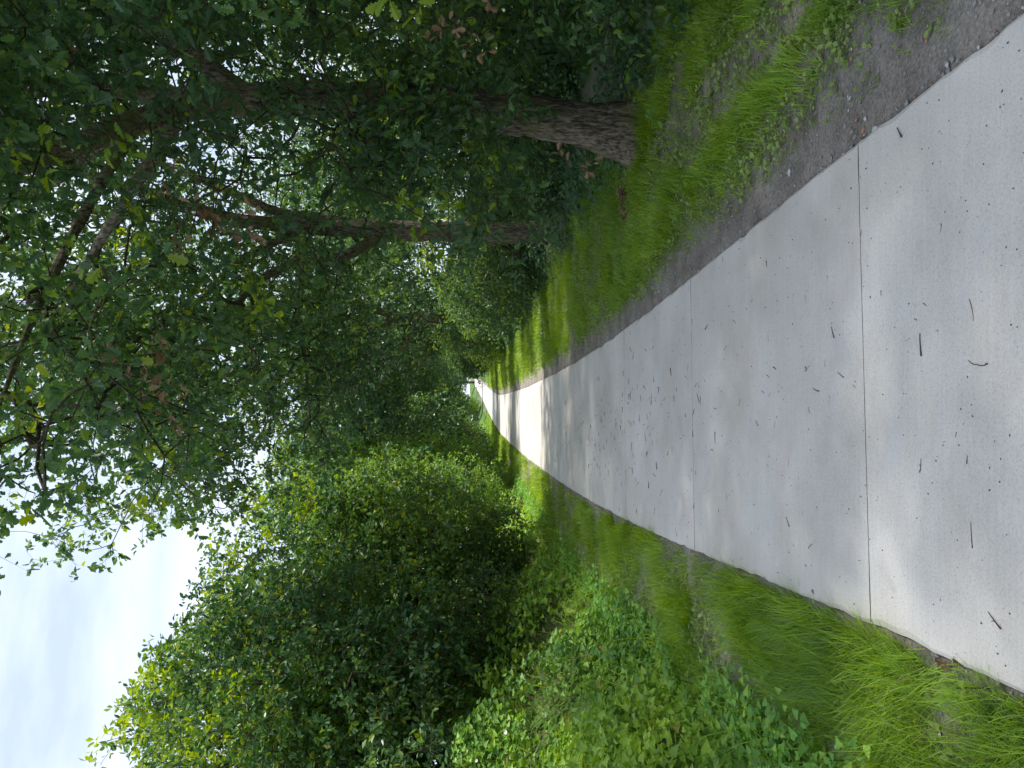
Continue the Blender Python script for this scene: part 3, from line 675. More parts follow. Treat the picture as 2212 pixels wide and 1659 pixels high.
for (src, x, y, rz, s_, lb) in [
        (treeF, -4.5, 28.5, 1.3, 1.14, 'tall pale green tree rising behind the sallow, its top in sunlight against the sky'),
        (treeE, -4.1, 36.0, 2.0, 1.35, 'dark rounded tree leaning towards the path halfway along the left'),
        (treeE, -8.4, 19.5, 4.1, 1.15, 'tree standing back behind the broad dark oak on the left'),
        (treeE, -11.5, 14.5, 0.7, 1.1, 'tree at the far left edge behind the weed bank'),
        (treeF, -8.6, 26.5, 3.2, 1.2, 'light green tree set back behind the sallow'),
        (treeE, -4.6, 47.0, 3.3, 1.5, 'dark tree beyond the lit shrubs on the left of the path'),
        (treeE, -9.2, 40.0, 5.3, 1.2, 'tree set back behind the dark leaning tree on the left'),
        (treeE, -6.2, 66.0, 0.4, 1.6, 'tree on the left behind the low yellow-green thicket'),
        (treeF, -6.4, 84.0, 2.3, 1.9, 'paler tree far along the left side of the path'),
        (treeE, -4.6, 112.0, 1.9, 2.0, 'far dark tree on the left where the path narrows to a thread'),
        (treeE, -4.6, 150.0, 4.9, 2.2, 'far tree on the left close to the end of the path'),
        (treeE, 0.5, 262.0, 0.9, 3.0, 'hazy tree standing straight behind the end of the path'),
        (treeF, -8.5, 250.0, 0.2, 1.9, 'hazy tree just left of the end of the path'),
        (treeE, 9.0, 245.0, 2.9, 1.9, 'hazy tree just right of the end of the path'),
        (treeE, -18.0, 235.0, 3.9, 2.0, 'hazy tree well left of the end of the path'),
        (treeE, -6.5, 200.0, 5.7, 1.5, 'last tree on the left before the path disappears')]:
    copy_tree(src, src.name.split('.')[0], (x, y, float(ground_z(x, y)) * 0.6), rz, (s_, s_, s_), lb, 'tree', 'trees on the left of the path')

# shrubs along both edges
S_l = [[(0, 0, -0.25, 0.03), (0.05, 0, 0.5, 0.025), (0, 0.1, 1.2, 0.012)], [(0.03, 0, 0, 0.02), (0.5, -0.2, 0.9, 0.01)], [(-0.03, 0, 0, 0.02), (-0.5, 0.1, 0.9, 0.01)]]
S_e = [(0, 0, 0.75, 1.1, 1.0, 0.85), (0.5, -0.2, 0.5, 0.9, 0.8, 0.6), (-0.5, 0.2, 0.6, 0.9, 0.8, 0.7)]
shrub = make_tree('shrub', (0, 0, 0), S_l, S_e, 620, 'x', 'shrub', leafm='oak_leaf', leafn=12, leafs=0.075, spread=0.16, shell=3.5, gap=0.32, gs=1.6, seed=8, lod='mid', young=0.02, tcost=0.0, zmin=0.02)
shrubL = make_tree('shrub', (0, 0, 0), S_l, S_e, 520, 'x', 'shrub', leafm='light_leaf', leafn=12, leafs=0.085, spread=0.18, shell=3.5, gap=0.32, gs=1.6, seed=9, lod='far', young=0.15, tcost=0.0, zmin=0.02)
first = {}
for (src, side, off, y, s_, lb) in [
        (shrub, 1, 0.75, 4.6, 1.05, 'dark shrub at the right edge in front of the nearest oak'),
        (shrub, 1, 1.1, 6.3, 1.0, 'dark shrub just before the nearest oak trunk on the right'),
        (shrub, 1, 2.6, 8.0, 1.5, 'shrub behind the nearest oak trunk on its far side'),
        (shrub, 1, 1.3, 10.2, 0.95, 'dark shrub between the two right trunks, nearer the first'),
        (shrub, 1, 1.2, 12.4, 0.75, 'dark shrub between the two right trunks, nearer the second'),
        (shrub, 1, 0.9, 16.8, 1.2, 'dark shrub just past the second oak trunk'),
        (shrub, 1, 1.3, 20.0, 1.7, 'tall dark shrub past the second oak on the right edge'),
        (shrub, 1, 0.9, 23.0, 1.4, 'shrub before the third oak on the right edge'),
        (shrub, 1, 1.4, 29.0, 1.9, 'tall shrub after the third oak on the right edge'),
        (shrubL, 1, 0.8, 34.5, 1.3, 'pale-leaved shrub in the light at the right verge'),
        (shrub, 1, 1.5, 38.0, 2.0, 'tall dark shrub before the fourth oak'),
        (shrub, 1, 1.2, 46.0, 2.0, 'dark shrub between the fourth and fifth oaks'),
        (shrub, 1, 1.2, 56.0, 2.0, 'shrub past the fifth oak on the right'),
        (shrub, 1, 1.2, 66.0, 2.0, 'shrub beside the sunlit far verge on the right'),
        (shrub, 1, 1.6, 85.0, 2.4, 'far shrub on the right beside the bright path'),
        (shrub, 1, 1.6, 115.0, 2.4, 'last shrub that can be told apart on the right'),
        (shrub, 1, 3.6, 12.0, 2.0, 'tall shrub set back between the two right trunks'),
        (shrub, 1, 3.8, 17.5, 2.1, 'tall shrub set back behind the second oak'),
        (shrub, 1, 2.9, 4.4, 1.6, 'tall shrub at the right edge of the view behind the low dark one'),
        (shrub, -1, 1.3, 17.0, 1.2, 'dark shrub on the left bank below the tall lit tree'),
        (shrubL, -1, 0.9, 26.5, 1.0, 'straw-green shrub at the left verge below the sallow'),
        (shrub, -1, 1.6, 31.0, 1.6, 'dark shrub on the left under the leaning tree'),
        (shrubL, -1, 1.1, 50.0, 1.5, 'bright yellow-green thicket on the left verge in the sun'),
        (shrubL, -1, 1.9, 56.0, 1.7, 'taller part of the sunlit thicket on the left'),
        (shrub, -1, 1.7, 75.0, 2.2, 'dark shrub on the left behind the sunlit thicket'),
        (shrubL, -1, 1.4, 118.0, 2.0, 'small bright shrub far along the left verge'),
        (shrub, -1, 3.6, 9.6, 1.5, 'shrub at the foot of the broad dark oak on the left'),
        (shrub, -1, 1.7, 13.4, 1.1, 'low shrub on the left bank under the edge of the broad dark oak')]:
    x = float((right_line(y) if side > 0 else left_line(y)) + side * off)
    z = float(ground_z(x, y)) - 0.03
    if src.name not in first:
        first[src.name] = 1; src.location = (x, y, z); src.scale = (s_,) * 3; src['label'] = lb; src['group'] = 'shrubs along the verges'
    else:
        copy_tree(src, 'shrub', (x, y, z), y * 1.7 % 6.28, (s_,) * 3, lb, 'shrub', 'shrubs along the verges')

# ------------------------------------------------------------------ grass
BLADE3 = (np.array([(-0.5, 0, 0), (0.5, 0, 0), (0.35, 0.55, 0.10), (-0.35, 0.55, 0.10), (0, 1, 0.34)], float), [(0, 1, 2, 3), (3, 2, 4)])
BLADE1 = (np.array([(-0.5, 0, 0), (0.5, 0, 0), (0, 1, 0.2)], float), [(0, 1, 2)])
mb = MB()
def grass(y0, y1, per_m2, h, w, tpl, dens=True, tuft=3):
    n = int(per_m2 * 3.6 * (y1 - y0))
    y = RNG.uniform(y0, y1, n); c_ = cx(y)
    sgn = np.where(RNG.random(n) < 0.36, -1, 1)
    wd = np.where(sgn < 0, (c_ - HW) - left_line(y) + 0.42, right_line(y) - (c_ + HW) + 0.35)
    x = c_ + sgn * (HW + 0.01 + RNG.random(n) * wd)
    d = grass_density(x, y)
    ok = RNG.random(n) < d * 0.9; x, y, d, sgn = x[ok], y[ok], d[ok], sgn[ok]
    n = len(x)
    x2 = np.repeat(x, tuft) + RNG.normal(size=n * tuft) * 0.012; y2 = np.repeat(y, tuft) + RNG.normal(size=n * tuft) * 0.012
    s2 = np.repeat(sgn, tuft); d2 = np.repeat(d, tuft)
    edge = np.abs(x2 - cx(y2)) - HW
    ok = edge > 0.004; x2, y2, s2, d2 = x2[ok], y2[ok], s2[ok], d2[ok]; n = len(x2)
    p_ = np.stack([x2, y2, ground_z(x2, y2) - 0.008], 1)
    az = RNG.uniform(0, 2 * np.pi, n); ln = RNG.uniform(0.1, 1.15, n)
    az = np.where(RNG.random(n) < 0.5, 6.28 * 2 * fbm(x2 * 2.2, y2 * 2.2, 0, 66, 2), az)
    dr_ = unit(np.stack([np.cos(az) * ln, np.sin(az) * ln, np.ones(n)], 1))
    nr_ = np.stack([-dr_[:, 0] * 0.5 - np.cos(az) * 0.9, -dr_[:, 1] * 0.5 - np.sin(az) * 0.9, np.full(n, 0.2)], 1)
    nr_ = -nr_ * np.array([1, 1, -1])
    clump = fbm(x2 * 3.0, y2 * 3.0, 0, 61)
    hh = h * RNG.uniform(0.45, 1.25, n) * (0.55 + 0.9 * clump) * (0.65 + 0.45 * d2) * np.where(s2 < 0, 1.2, 0.95)
    ww = w * RNG.uniform(0.7, 1.4, n)
    tone = np.clip(RNG.random(n) * 0.85 + (fbm(x2 * 1.3, y2 * 1.3, 0, 71) - 0.5) * 0.9 + 0.05, 0, 0.92)
    tone = np.where(RNG.random(n) < 0.05, 1.0, tone)
    mb.scatter(tpl, p_, dr_, nr_, np.stack([ww, hh, hh], 1), tone)
grass(1.9, 5.0, 2600, 0.125, 0.0034, BLADE3)
grass(5.0, 9.0, 1900, 0.12, 0.0045, BLADE3)
grass(9.0, 16.0, 1300, 0.11, 0.0065, BLADE1)
grass(16.0, 30.0, 500, 0.12, 0.012, BLADE1)
grass(30.0, 70.0, 110, 0.13, 0.028, BLADE1)
link('grass', mb.mesh('grass', M['grass']), label='bright green grass growing along both verges of the path', cat='grass', kind='stuff')

# weed seedlings and clover in the mud
mb = MB()
n = 21000
y = RNG.uniform(1.9, 12, n) ** 1.0; c_ = cx(y)
sgn = np.where(RNG.random(n) < 0.2, -1, 1)
x = c_ + sgn * (HW + 0.03 + RNG.random(n) * np.where(sgn < 0, 0.9, 1.9))
dr = np.abs(x - c_) - HW
pr = sstep(0.10, 0.5, dr) * (0.30 + 0.70 * sstep(0.44, 0.58, fbm(x * 2.4, y * 2.4, 0, 91)))
ok = RNG.random(n) < pr; x, y = x[ok], y[ok]; n = len(x)
k = 4
X2 = np.repeat(x, k) + RNG.normal(size=n * k) * 0.008; Y2 = np.repeat(y, k) + RNG.normal(size=n * k) * 0.008
az = RNG.uniform(0, 6.28, n * k)
D = np.stack([np.cos(az), np.sin(az), RNG.uniform(0.0, 0.7, n * k)], 1)
P_ = np.stack([X2, Y2, ground_z(X2, Y2) + RNG.uniform(0.004, 0.03, n * k)], 1)
mb.scatter(ROUND, P_, D, np.array([[0, 0, 1.0]]) + rdir(n * k) * 0.25, RNG.uniform(0.010, 0.028, n * k) * np.repeat(RNG.uniform(0.7, 1.5, n), k), np.repeat(RNG.random(n) * 0.9, k), 0)
link('clover', mb.mesh('clover', M['seedling_leaf']), label='small round-leaved seedlings scattered over the bare soil of the verges', cat='weeds', kind='stuff')

# ------------------------------------------------------------------ weed bank on the left
mb = MB()
def weeds(y0, y1, n, size, tpl, w0=-0.06, w1=4.7, hmax=0.38, matf=0, tb=0.0):
    y = RNG.uniform(y0, y1, n); dl = w0 + RNG.random(n) ** 1.2 * (w1 - w0); x = left_line(y) - dl
    lump = fbm(x * 1.7, y * 1.7, 0, 101); lump2 = fbm(x * 5, y * 5, 0, 111, 2)
    top = hmax * sstep(0.0, 0.7, dl) * (0.12 + 1.9 * sstep(0.36, 0.66, lump)) + 0.12 * lump2 * sstep(0, 0.4, dl)
    z = ground_z(x, y) + top * RNG.random(n) ** 0.42 + 0.012
    hole = (fbm(x * 1.5 + 9, y * 1.5, 0, 121, 2) < 0.36)
    z = np.where(hole, z - 0.16, z)
    az = RNG.uniform(0, 6.28, n)
    D = unit(np.stack([np.cos(az) + 0.4, np.sin(az) - 0.25, RNG.uniform(-0.7, 0.35, n)], 1))
    nr = unit(np.stack([np.full(n, 0.40), np.full(n, -0.3), np.full(n, 0.75)], 1) + rdir(n) * 0.75)
    tone = np.clip(RNG.random(n) * 0.6 + (fbm(x * 0.9, y * 0.9, 0, 131) - 0.5) * 1.3 + 0.2 + tb, 0, 0.93)
    tone = np.where(RNG.random(n) < 0.015, 1.0, tone)
    dry = (fbm(x * 0.8 + 3, y * 0.8, 0, 141, 2) > 0.60) & (RNG.random(n) < 0.75) & (dl > 0.25)
    k = ~dry
    mb.scatter(tpl, np.stack([x, y, z], 1)[k], D[k], nr[k], (size * RNG.uniform(0.5, 1.35, n))[k], tone[k], matf)
weeds(2.6, 6.5, 15000, 0.070, HEART)
weeds(6.5, 11.0, 20000, 0.078, HEART)
weeds(11.0, 18.0, 16000, 0.105, HEART_LO)
weeds(18.0, 34.0, 16000, 0.12, HEART_LO, w1=5, hmax=0.5)
weeds(34.0, 80.0, 12000, 0.22, HEART_LO, w1=6, hmax=0.6)
link('bindweed', mb.mesh('bindweed', M['weed_leaf']), label='tangle of bindweed and nettles covering the left bank', cat='weeds', kind='stuff')
# pale border plants where the bank meets the grass
mb = MB()
n = 15000
y = 2.8 + RNG.random(n) ** 1.2 * 24; off = RNG.normal(size=n) * 0.15
x = left_line(y) + off - 0.12
ok = RNG.random(n) < sstep(0.30, 0.5, fbm(x * 1.5, y * 0.9, 0, 151)) * (0.75 + 0.25 * sstep(3.5, 5.0, y)); x, y = x[ok], y[ok]; n = len(x)
z = ground_z(x, y) + RNG.random(n) ** 0.6 * 0.15 * (0.4 + fbm(x * 4, y * 4, 0, 161)) + 0.01
az = RNG.uniform(0, 6.28, n)
mb.scatter(HEART, np.stack([x, y, z], 1), np.stack([np.cos(az) + 0.5, np.sin(az) - 0.3, RNG.uniform(-0.3, 0.5, n)], 1), np.array([[0.25, -0.2, 0.9]]) + rdir(n) * 0.4, 0.052 * RNG.uniform(0.5, 1.4, n), np.clip(RNG.random(n), 0, 0.95))
link('border_plants', mb.mesh('border_plants', M['border_leaf']), label='pale blue-green leafy plants edging the grass at the foot of the left bank', cat='weeds', kind='stuff')
# dry stalks
mb = MB()
n = 9000
y = RNG.uniform(3.2, 30, n); dl = RNG.random(n) * 4.2 + 0.15; x = left_line(y) - dl
ok = (fbm(x * 0.8 + 3, y * 0.8, 0, 141, 2) > 0.565) | (RNG.random(n) < 0.05); x, y = x[ok], y[ok]; n = len(x)
D = unit(np.stack([RNG.normal(size=n) * 0.5 + 0.3, RNG.normal(size=n) * 0.5, np.ones(n) * 0.9], 1))
hh = RNG.uniform(0.15, 0.55, n); ww = 0.004 * (1 + y / 9)
mb.scatter(BLADE3, np.stack([x, y, ground_z(x, y) + 0.02], 1), D, rdir(n), np.stack([ww, hh, hh], 1), RNG.random(n))
link('dry_stalks', mb.mesh('dry_stalks', M['dry_stem']), label='straw-coloured dead stalks standing among the weeds of the left bank', cat='weeds', kind='stuff')

mb = MB()
n = 9000
y = RNG.uniform(2.9, 20, n); dl = RNG.random(n) * 3.8 - 0.1; x = left_line(y) - dl
ok = fbm(x * 1.1 + 5, y * 1.1, 0, 171, 2) > 0.47; x, y = x[ok], y[ok]; n = len(x)
az = RNG.uniform(0, 6.28, n); ln = RNG.uniform(0.2, 1.3, n)
D = unit(np.stack([np.cos(az) * ln + 0.25, np.sin(az) * ln, np.ones(n)], 1)); NN = np.stack([np.cos(az) * 0.8, np.sin(az) * 0.8, -ln * 0.6], 1)
hh = RNG.uniform(0.18, 0.55, n); ww = 0.004 * (1 + y / 7)
mb.scatter(BLADE3, np.stack([x, y, ground_z(x, y) + 0.03], 1), D, NN, np.stack([ww, hh, hh], 1), RNG.random(n) * 0.9)
link('long_grass', mb.mesh('long_grass', M['grass']), label='long arching grass blades growing through the bindweed on the left bank', cat='grass', kind='stuff')

# fern-like undergrowth leaves on the right bank
mb = MB()
def under(y0, y1, n, size):
    y = RNG.uniform(y0, y1, n); dl = -0.15 + RNG.random(n) ** 1.3 * 4.0; x = right_line(y) + dl
    lump = fbm(x * 1.6, y * 1.6, 0, 201)
    top = 0.42 * sstep(-0.15, 0.9, dl) * (0.2 + 1.4 * sstep(0.35, 0.65, lump))
    z = ground_z(x, y) + top * RNG.random(n) ** 0.5 + 0.01
    ok = (x - 2.46) ** 2 + (y - 7.5) ** 2 > 0.16
    az = RNG.uniform(0, 6.28, n)
    D = unit(np.stack([np.cos(az) - 0.4, np.sin(az) - 0.25, RNG.uniform(-0.6, 0.4, n)], 1)); nr = unit(np.array([[-0.4, -0.3, 0.8]]) + rdir(n) * 0.55)
    mb.scatter(HEART_LO, np.stack([x, y, z], 1)[ok], D[ok], nr[ok], (size * RNG.uniform(0.5, 1.4, n))[ok], (RNG.random(n) * 0.7)[ok])
under(3.0, 9.0, 14000, 0.06); under(9.0, 20.0, 14000, 0.08); under(20, 60, 12000, 0.16)
link('undergrowth', mb.mesh('undergrowth', M['bush_leaf']), label='dark leafy undergrowth under the oaks along the right verge', cat='undergrowth', kind='stuff')

# bluish grass clumps on the left, standing out of the verge
def tuft(x, y, n, h, lb, mname='border_leaf'):
    r = np.array([x, y, float(ground_z(x, y))]); mb = MB()
    az = RNG.uniform(0, 6.28, n); ln = RNG.uniform(0.1, 1.5, n)
    D = unit(np.stack([np.cos(az) * ln, np.sin(az) * ln, np.ones(n)], 1))
    NN = np.stack([np.cos(az) * 0.8, np.sin(az) * 0.8, -ln * 0.6], 1)
    P_ = np.stack([np.cos(az), np.sin(az), np.zeros(n)], 1) * RNG.uniform(0, 0.04, (n, 1))
    hh = h * RNG.uniform(0.5, 1.2, n)
    mb.scatter(BLADE3, P_, D, NN, np.stack([np.full(n, 0.007), hh, hh], 1), RNG.random(n) * 0.8)
    o = link('grass_tuft', mb.mesh('grass_tuft', M[mname]), None, lb, 'grass tuft', 'coarse grass tufts'); o.location = r
tuft(-2.28, 5.25, 160, 0.34, 'big clump of coarse blue-green grass at the foot of the left bank')
tuft(-2.05, 4.35, 110, 0.26, 'nearer clump of coarse grass beside the left verge')
tuft(2.75, 5.3, 110, 0.22, 'clump of long grass at the right edge before the dark shrub', 'grass')
tuft(2.12, 7.2, 70, 0.13, 'small tuft of grass against the path side of the nearest oak', 'grass')
tuft(2.62, 7.02, 70, 0.15, 'tuft of grass before the nearest oak trunk towards the viewer', 'grass')
tuft(2.35, 7.0, 80, 0.16, 'tuft of grass at the foot of the nearest oak trunk', 'grass')

# a broad-leaved seedling in the near left grass
def seedling(x, y, size, lb, mname, n=6):
    z = float(ground_z(x, y)); rt = root('seedling', (x, y, z), lb, 'seedling')
    mb = MB(); V, Fq, _, _ = tube(np.array([(0, 0, -0.01), (0.005, 0, 0.05), (0.0, 0.01, 0.11)]), np.array([0.003, 0.0025, 0.002]), 5, step=0.03); mb.add(V, Fq)
    link('stem', mb.mesh('stem', M['twig'], True), rt)
    tp = lobed([(0.16, 0.10), (0.28, 0.24), (0.2, 0.34), (0.34, 0.55), (0.22, 0.66), (0.18, 0.86)], 0.2, 0.3)
    for k in range(n):
        a = k * 2.4; mb = MB()
        mb.scatter(tp, np.array([[0, 0, 0.07 + 0.006 * k]]), np.array([[math.cos(a), math.sin(a), 0.25]]), np.array([[0, 0, 1.0]]), size * (0.8 + 0.08 * k), 0.5)
        link('leaf', mb.mesh('leaf', M[mname]), rt)
seedling(-0.99, 2.41, 0.034, 'yellow-green maple seedling in the near left grass', 'oak_leaf_young_sunlit')
seedling(-1.66, 3.3, 0.045, 'broad-leaved seedling where the near grass meets the weeds on the left', 'border_leaf', 8)

# bramble shoot by the nearest oak
rt = root('bramble', (2.55, 6.75, float(ground_z(2.55, 6.75))), 'bramble shoot with round leaves arching over the grass beside the nearest oak trunk', 'bramble')
bp = np.array([(0.45, 0.0, -0.02), (0.2, -0.15, 0.32), (-0.1, -0.35, 0.40), (-0.35, -0.55, 0.24), (-0.45, -0.65, 0.08)])
mb = MB(); V, Fq, P, R = tube(bp, np.array([0.006, 0.005, 0.004, 0.003, 0.002]), 6, step=0.05); mb.add(V, Fq); link('stem', mb.mesh('stem', M['twig'], True), rt)
mb = MB(); mb.scatter(ROUND, np.zeros((1, 3)), np.array([[0, 1.0, 0]]), np.array([[0, 0, 1.0]]), 0.075, 0.3); lm_ = mb.mesh('leaf', M['border_leaf'])
for k in range(26):
    q = P[int(len(P) * (0.15 + 0.84 * k / 26)) if k < 26 else -1]; o = link('leaf', lm_, rt); o.location = tuple(q + RNG.normal(size=3) * 0.012)
    o.rotation_euler = (random.uniform(-0.6, 0.4), random.uniform(-0.4, 0.4), random.uniform(0, 6.28)); o.scale = (random.uniform(0.7, 1.15),) * 3

# ------------------------------------------------------------------ twigs, stones and dead leaves
def twig_mesh(L_, r, bend, seed, bud=True, fork=False):
    rs = np.random.default_rng(seed); mb = MB()
    s = np.linspace(0, 1, 7)
    pts = np.stack([(s - 0.5) * L_, bend * L_ * (4 * s * (1 - s) - 0.5) + rs.normal(size=7) * 0.012 * L_, np.full(7, r * 0.9) + 0.0], 1)
    V, Fq, P, R = tube(pts, np.linspace(r, r * 0.6, 7), 6, step=L_ / 8)
    mb.add(V, Fq)
    if bud:
        V, Fq, _, _ = tube(np.stack([P[0] + np.array([-r * 3, 0, 0]), P[0], P[0] + np.array([r * 4, 0, 0])]), np.array([r * 0.8, r * 1.5, r * 0.9]), 6, step=r * 1.5); mb.add(V, Fq)
    if fork:
        V, Fq, _, _ = tube(np.stack([P[3], P[3] + np.array([L_ * 0.12, L_ * 0.16, 0.003])]), np.array([r * 0.8, r * 0.5]), 5, step=L_ / 8); mb.add(V, Fq)
    return mb.mesh('fallen_twig', M['fallen_twig'])
tw = [twig_mesh(0.07, 0.0018, 0.05, 1), twig_mesh(0.055, 0.0016, 0.2, 2), twig_mesh(0.09, 0.0014, 0.12, 3, False), twig_mesh(0.05, 0.0024, 0.02, 4), twig_mesh(0.06, 0.0017, -0.15, 5, True, True), twig_mesh(0.035, 0.002, 0.1, 6)]
named = [(0.149, 2.76, 5, 0.085, 0.0034, 0.06, 'thickest brown twig lying across the nearest slab'),
         (0.062, 2.44, 80, 0.10, 0.0022, 0.24, 'curved brown twig at the near end of the path'),
         (-0.75, 2.36, 60, 0.07, 0.0028, 0.02, 'forked reddish twig near the left edge of the nearest slab'),
         (-0.50, 2.47, 5, 0.09, 0.0018, 0.03, 'long thin twig on the left part of the nearest slab'),
         (0.24, 3.45, 25, 0.06, 0.0026, 0.1, 'short bent twig just past the first joint of the path'),
         (-0.03, 3.62, 75, 0.065, 0.0024, 0.12, 'twig in the middle of the path beyond the first joint'),
         (0.98, 2.9, 35, 0.055, 0.0035, 0.0, 'stubby twig near the right edge of the path at the first joint'),
         (-0.72, 3.95, 40, 0.06, 0.0024, 0.0, 'knotted twig at the left side of the second slab')]
for (x, y, a, L_, r, b_, lb) in named:
    o = link('fallen_twig', twig_mesh(L_ * 0.92, r * 0.8, b_, int(y * 100), True, 'fork' in lb), None, lb, 'twig', 'twigs fallen on the concrete path')
    o.location = (x, y, 0.0026); o.rotation_euler = (0, 0, math.radians(a))
for k in range(275):
    u = random.random()
    y = 2.3 + 13.5 * u if k % 3 else random.gauss(7.5, 1.8); x = float(cx(y)) + random.gauss(0, 0.42)
    if abs(x - float(cx(y))) > 0.98 or y < 2.2: continue
    o = link('fallen_twig', tw[k % 6], None, 'short thin brown twig fallen flat on the pale concrete', 'twig', 'small twigs strewn over the path')
    o.location = (x, y, 0.0026); o.rotation_euler = (0, 0, random.uniform(0, 6.28)); s_ = random.uniform(0.5, 1.1) * (1.15 if y > 5 else 0.8); o.scale = (s_,) * 3
# seeds and crumbs
mb = MB(); n = 1500
y = 2.2 + RNG.random(n) ** 1.3 * 16; x = cx(y) + RNG.uniform(-0.98, 0.98, n)
OCT = (np.array([(1, 0, 0), (0, 1, 0), (-1, 0, 0), (0, -1, 0), (0, 0, 1.0), (0, 0, -0.6)], float), [(0, 1, 4), (1, 2, 4), (2, 3, 4), (3, 0, 4), (1, 0, 5), (2, 1, 5), (3, 2, 5), (0, 3, 5)])
az = RNG.uniform(0, 6.28, n); sz = RNG.uniform(0.0012, 0.0035, n)
mb.scatter(OCT, np.stack([x, y, sz * 0.5 + 0.001], 1), np.stack([np.cos(az), np.sin(az), np.zeros(n)], 1), np.tile([0, 0, 1.0], (n, 1)), np.stack([sz, sz * RNG.uniform(1, 2, n), sz], 1))
link('seed_litter', mb.mesh('seed_litter', M['fallen_twig']), label='tiny dark seeds and crumbs scattered over the concrete', cat='litter', kind='stuff')
# gravel in the soil
mb = MB(); n = 9000
y = 1.9 + RNG.random(n) ** 1.4 * 13; sgn = np.where(RNG.random(n) < 0.25, -1, 1)
x = cx(y) + sgn * (HW + 0.02 - (RNG.random(n) < 0.06) * 0.10 * RNG.random(n) ** 2 + RNG.random(n) ** 1.3 * (RNG.random(n) > 0.05) * np.where(sgn < 0, 0.8, 1.8))
sz = 0.0025 + 0.0085 * RNG.random(n) ** 4
az = RNG.uniform(0, 6.28, n)
mb.scatter(OCT, np.stack([x, y, np.where(np.abs(x - cx(y)) < HW + 0.01, 0.0, ground_z(x, y) + 0.004) + sz * 0.3], 1), np.stack([np.cos(az), np.sin(az), np.zeros(n)], 1), rdir(n) * 0.3 + np.array([0, 0, 1.0]),
           np.stack([sz, sz * RNG.uniform(0.9, 1.6, n), sz * 0.7], 1), None, RNG.choice([0, 1, 1, 1, 1, 1, 1, 2], n))
link('gravel', mb.mesh('gravel', [M['stone_pale'], M['stone_grey'], M['stone_red']]), label='fine gravel and grit lying in the bare soil beside the path', cat='gravel', kind='stuff')
def stone(x, y, s_, mname, lb, seed):
    import bmesh
    bm = bmesh.new(); bmesh.ops.create_icosphere(bm, subdivisions=2, radius=1)
    for v in bm.verts:
        f = 0.75 + 0.5 * float(vnoise(v.co.x * 1.5 + seed, v.co.y * 1.5, v.co.z * 1.5, seed)); v.co *= f; v.co.z *= 0.5
    me = bpy.data.meshes.new('stone'); bm.to_mesh(me); bm.free(); me.materials.append(M[mname])
    o = link('stone', me, None, lb, 'stone', 'larger stones in the verge soil'); o.location = (x, y, float(ground_z(x, y)) + s_ * 0.25); o.scale = (s_, s_ * 1.3, s_); o.rotation_euler = (0, 0, seed)
stone(1.06, 3.12, 0.017, 'stone_pale', 'white stone against the right path edge at the first joint', 3)
stone(1.09, 3.22, 0.013, 'stone_red', 'brick-red stone against the right path edge at the first joint', 4)
stone(1.12, 3.98, 0.017, 'stone_pale', 'white flat stone in the mud on the right between the first two joints', 5)
stone(2.45, 4.6, 0.03, 'stone_pale', 'largest white stone in the right verge near the grass row', 6)
stone(2.2, 4.35, 0.024, 'stone_red', 'pinkish stone in the right verge near the white one', 7)
stone(-1.14, 2.75, 0.014, 'stone_pale', 'pale stone in the grass against the left path edge', 8)
stone(-1.62, 2.9, 0.02, 'stone_grey', 'grey stone in the near left grass', 9)
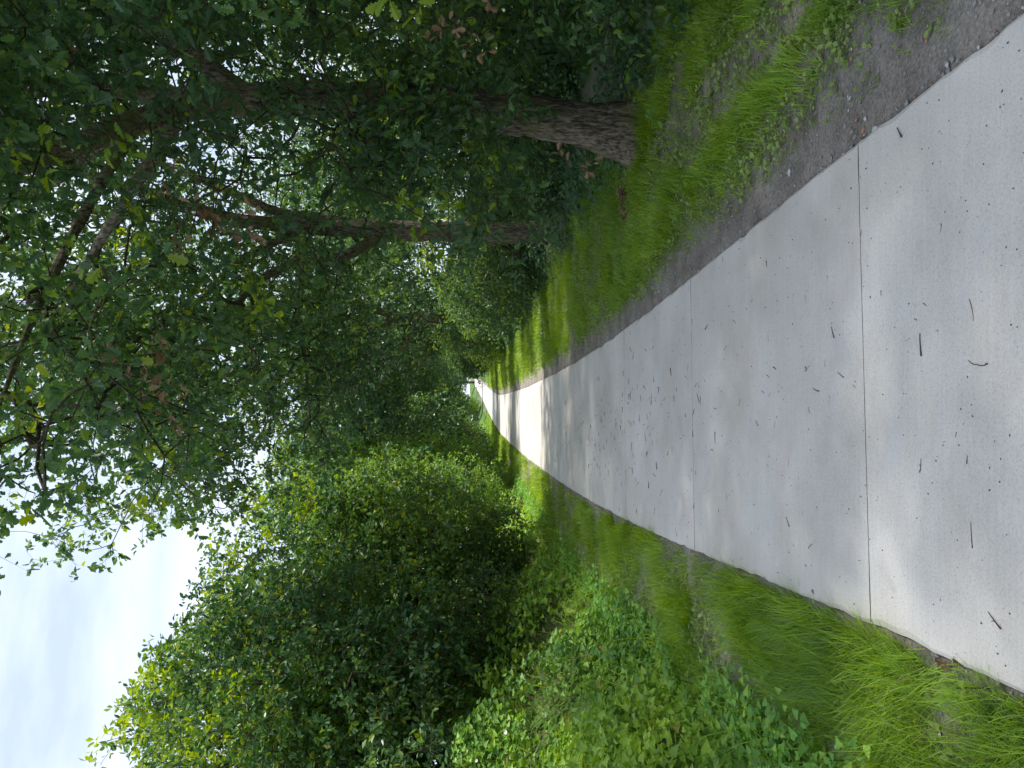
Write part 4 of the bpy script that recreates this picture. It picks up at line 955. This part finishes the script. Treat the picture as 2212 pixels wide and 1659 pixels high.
# heap of withered oak leaves on the right verge, loose ones on the left
def dead_leaf(x, y, z, s_, lb, grp):
    mb = MB(); T = OAK_HI[0].copy(); T[:, 2] += 0.35 * T[:, 0] ** 2 * 3 + 0.15 * np.sin(T[:, 1] * 6); 
    mb.scatter((T, OAK_HI[1]), np.zeros((1, 3)), np.array([[0, 1.0, 0.1]]), np.array([[0, 0, 1.0]]), 1.0, random.random())
    o = link('dead_leaf', mb.mesh('dead_leaf', M['dead_leaf']), None, lb, 'dead leaf', grp); o.location = (x, y, z); o.scale = (s_,) * 3
    o.rotation_euler = (random.uniform(-0.6, 0.6), random.uniform(-0.6, 0.6), random.uniform(0, 6.28))
for k in range(16):
    x = 1.93 + random.gauss(0, 0.13); y = 7.95 + random.gauss(0, 0.12)
    dead_leaf(x, y, float(ground_z(x, y)) + random.uniform(0.02, 0.08), random.uniform(0.08, 0.12), 'withered brown oak leaf in the small heap on the right verge beyond the nearest trunk', 'heap of withered leaves on the right verge')
for k in range(9):
    a = random.uniform(3.4, 5.6); d_ = random.uniform(0.34, 0.6); x, y = 2.46 + d_ * math.cos(a), 7.5 + d_ * math.sin(a)
    dead_leaf(x, y, float(ground_z(x, y)) + random.uniform(0.015, 0.04), random.uniform(0.06, 0.09), 'withered leaf lying in the grass round the foot of the nearest oak trunk', 'withered leaves at the foot of the nearest oak')
for (x, y, lb) in [(-0.985, 2.66, 'brown dead leaf on the mud patch in the near left grass'), (-0.95, 2.58, 'smaller brown dead leaf beside the mud patch on the left'), (-1.20, 3.35, 'tan dead leaf against the left path edge near the first joint'),
                   (-1.9, 4.4, 'brown leaf lying between grass and weeds on the left'), (1.55, 3.9, 'pinkish dead leaf on the soil of the right verge')]:
    dead_leaf(x, y, float(ground_z(x, y)) + 0.03, 0.055, lb, 'dead leaves on the verges')
# white bindweed flowers
ft = (np.array([(0, 0, 0)] + [(0.5 * math.cos(a), 0.5 * math.sin(a), 0.45) for a in np.linspace(0, 2 * math.pi, 10, endpoint=False)], float), [(0, i + 1, (i + 1) % 10 + 1) for i in range(10)])
mb = MB(); mb.scatter(ft, np.zeros((1, 3)), np.array([[0, 1.0, 0]]), np.array([[0, 0, 1.0]]), 0.045, 0.5); fm = mb.mesh('bindweed_flower', M['petal'])
for (x, y, dz, lb) in [(-3.9, 8.6, 0.5, 'white bindweed flower high on the left weed bank'), (-4.6, 9.4, 0.5, 'small white bindweed flower left of the higher one'), (-3.3, 6.4, 0.45, 'white bindweed flower low on the near part of the left bank')]:
    o = link('bindweed_flower', fm, None, lb, 'flower', 'white flowers on the left bank'); o.location = (x, y, float(ground_z(x, y)) + dz); o.rotation_euler = (0.9, 0.4, 0.3)
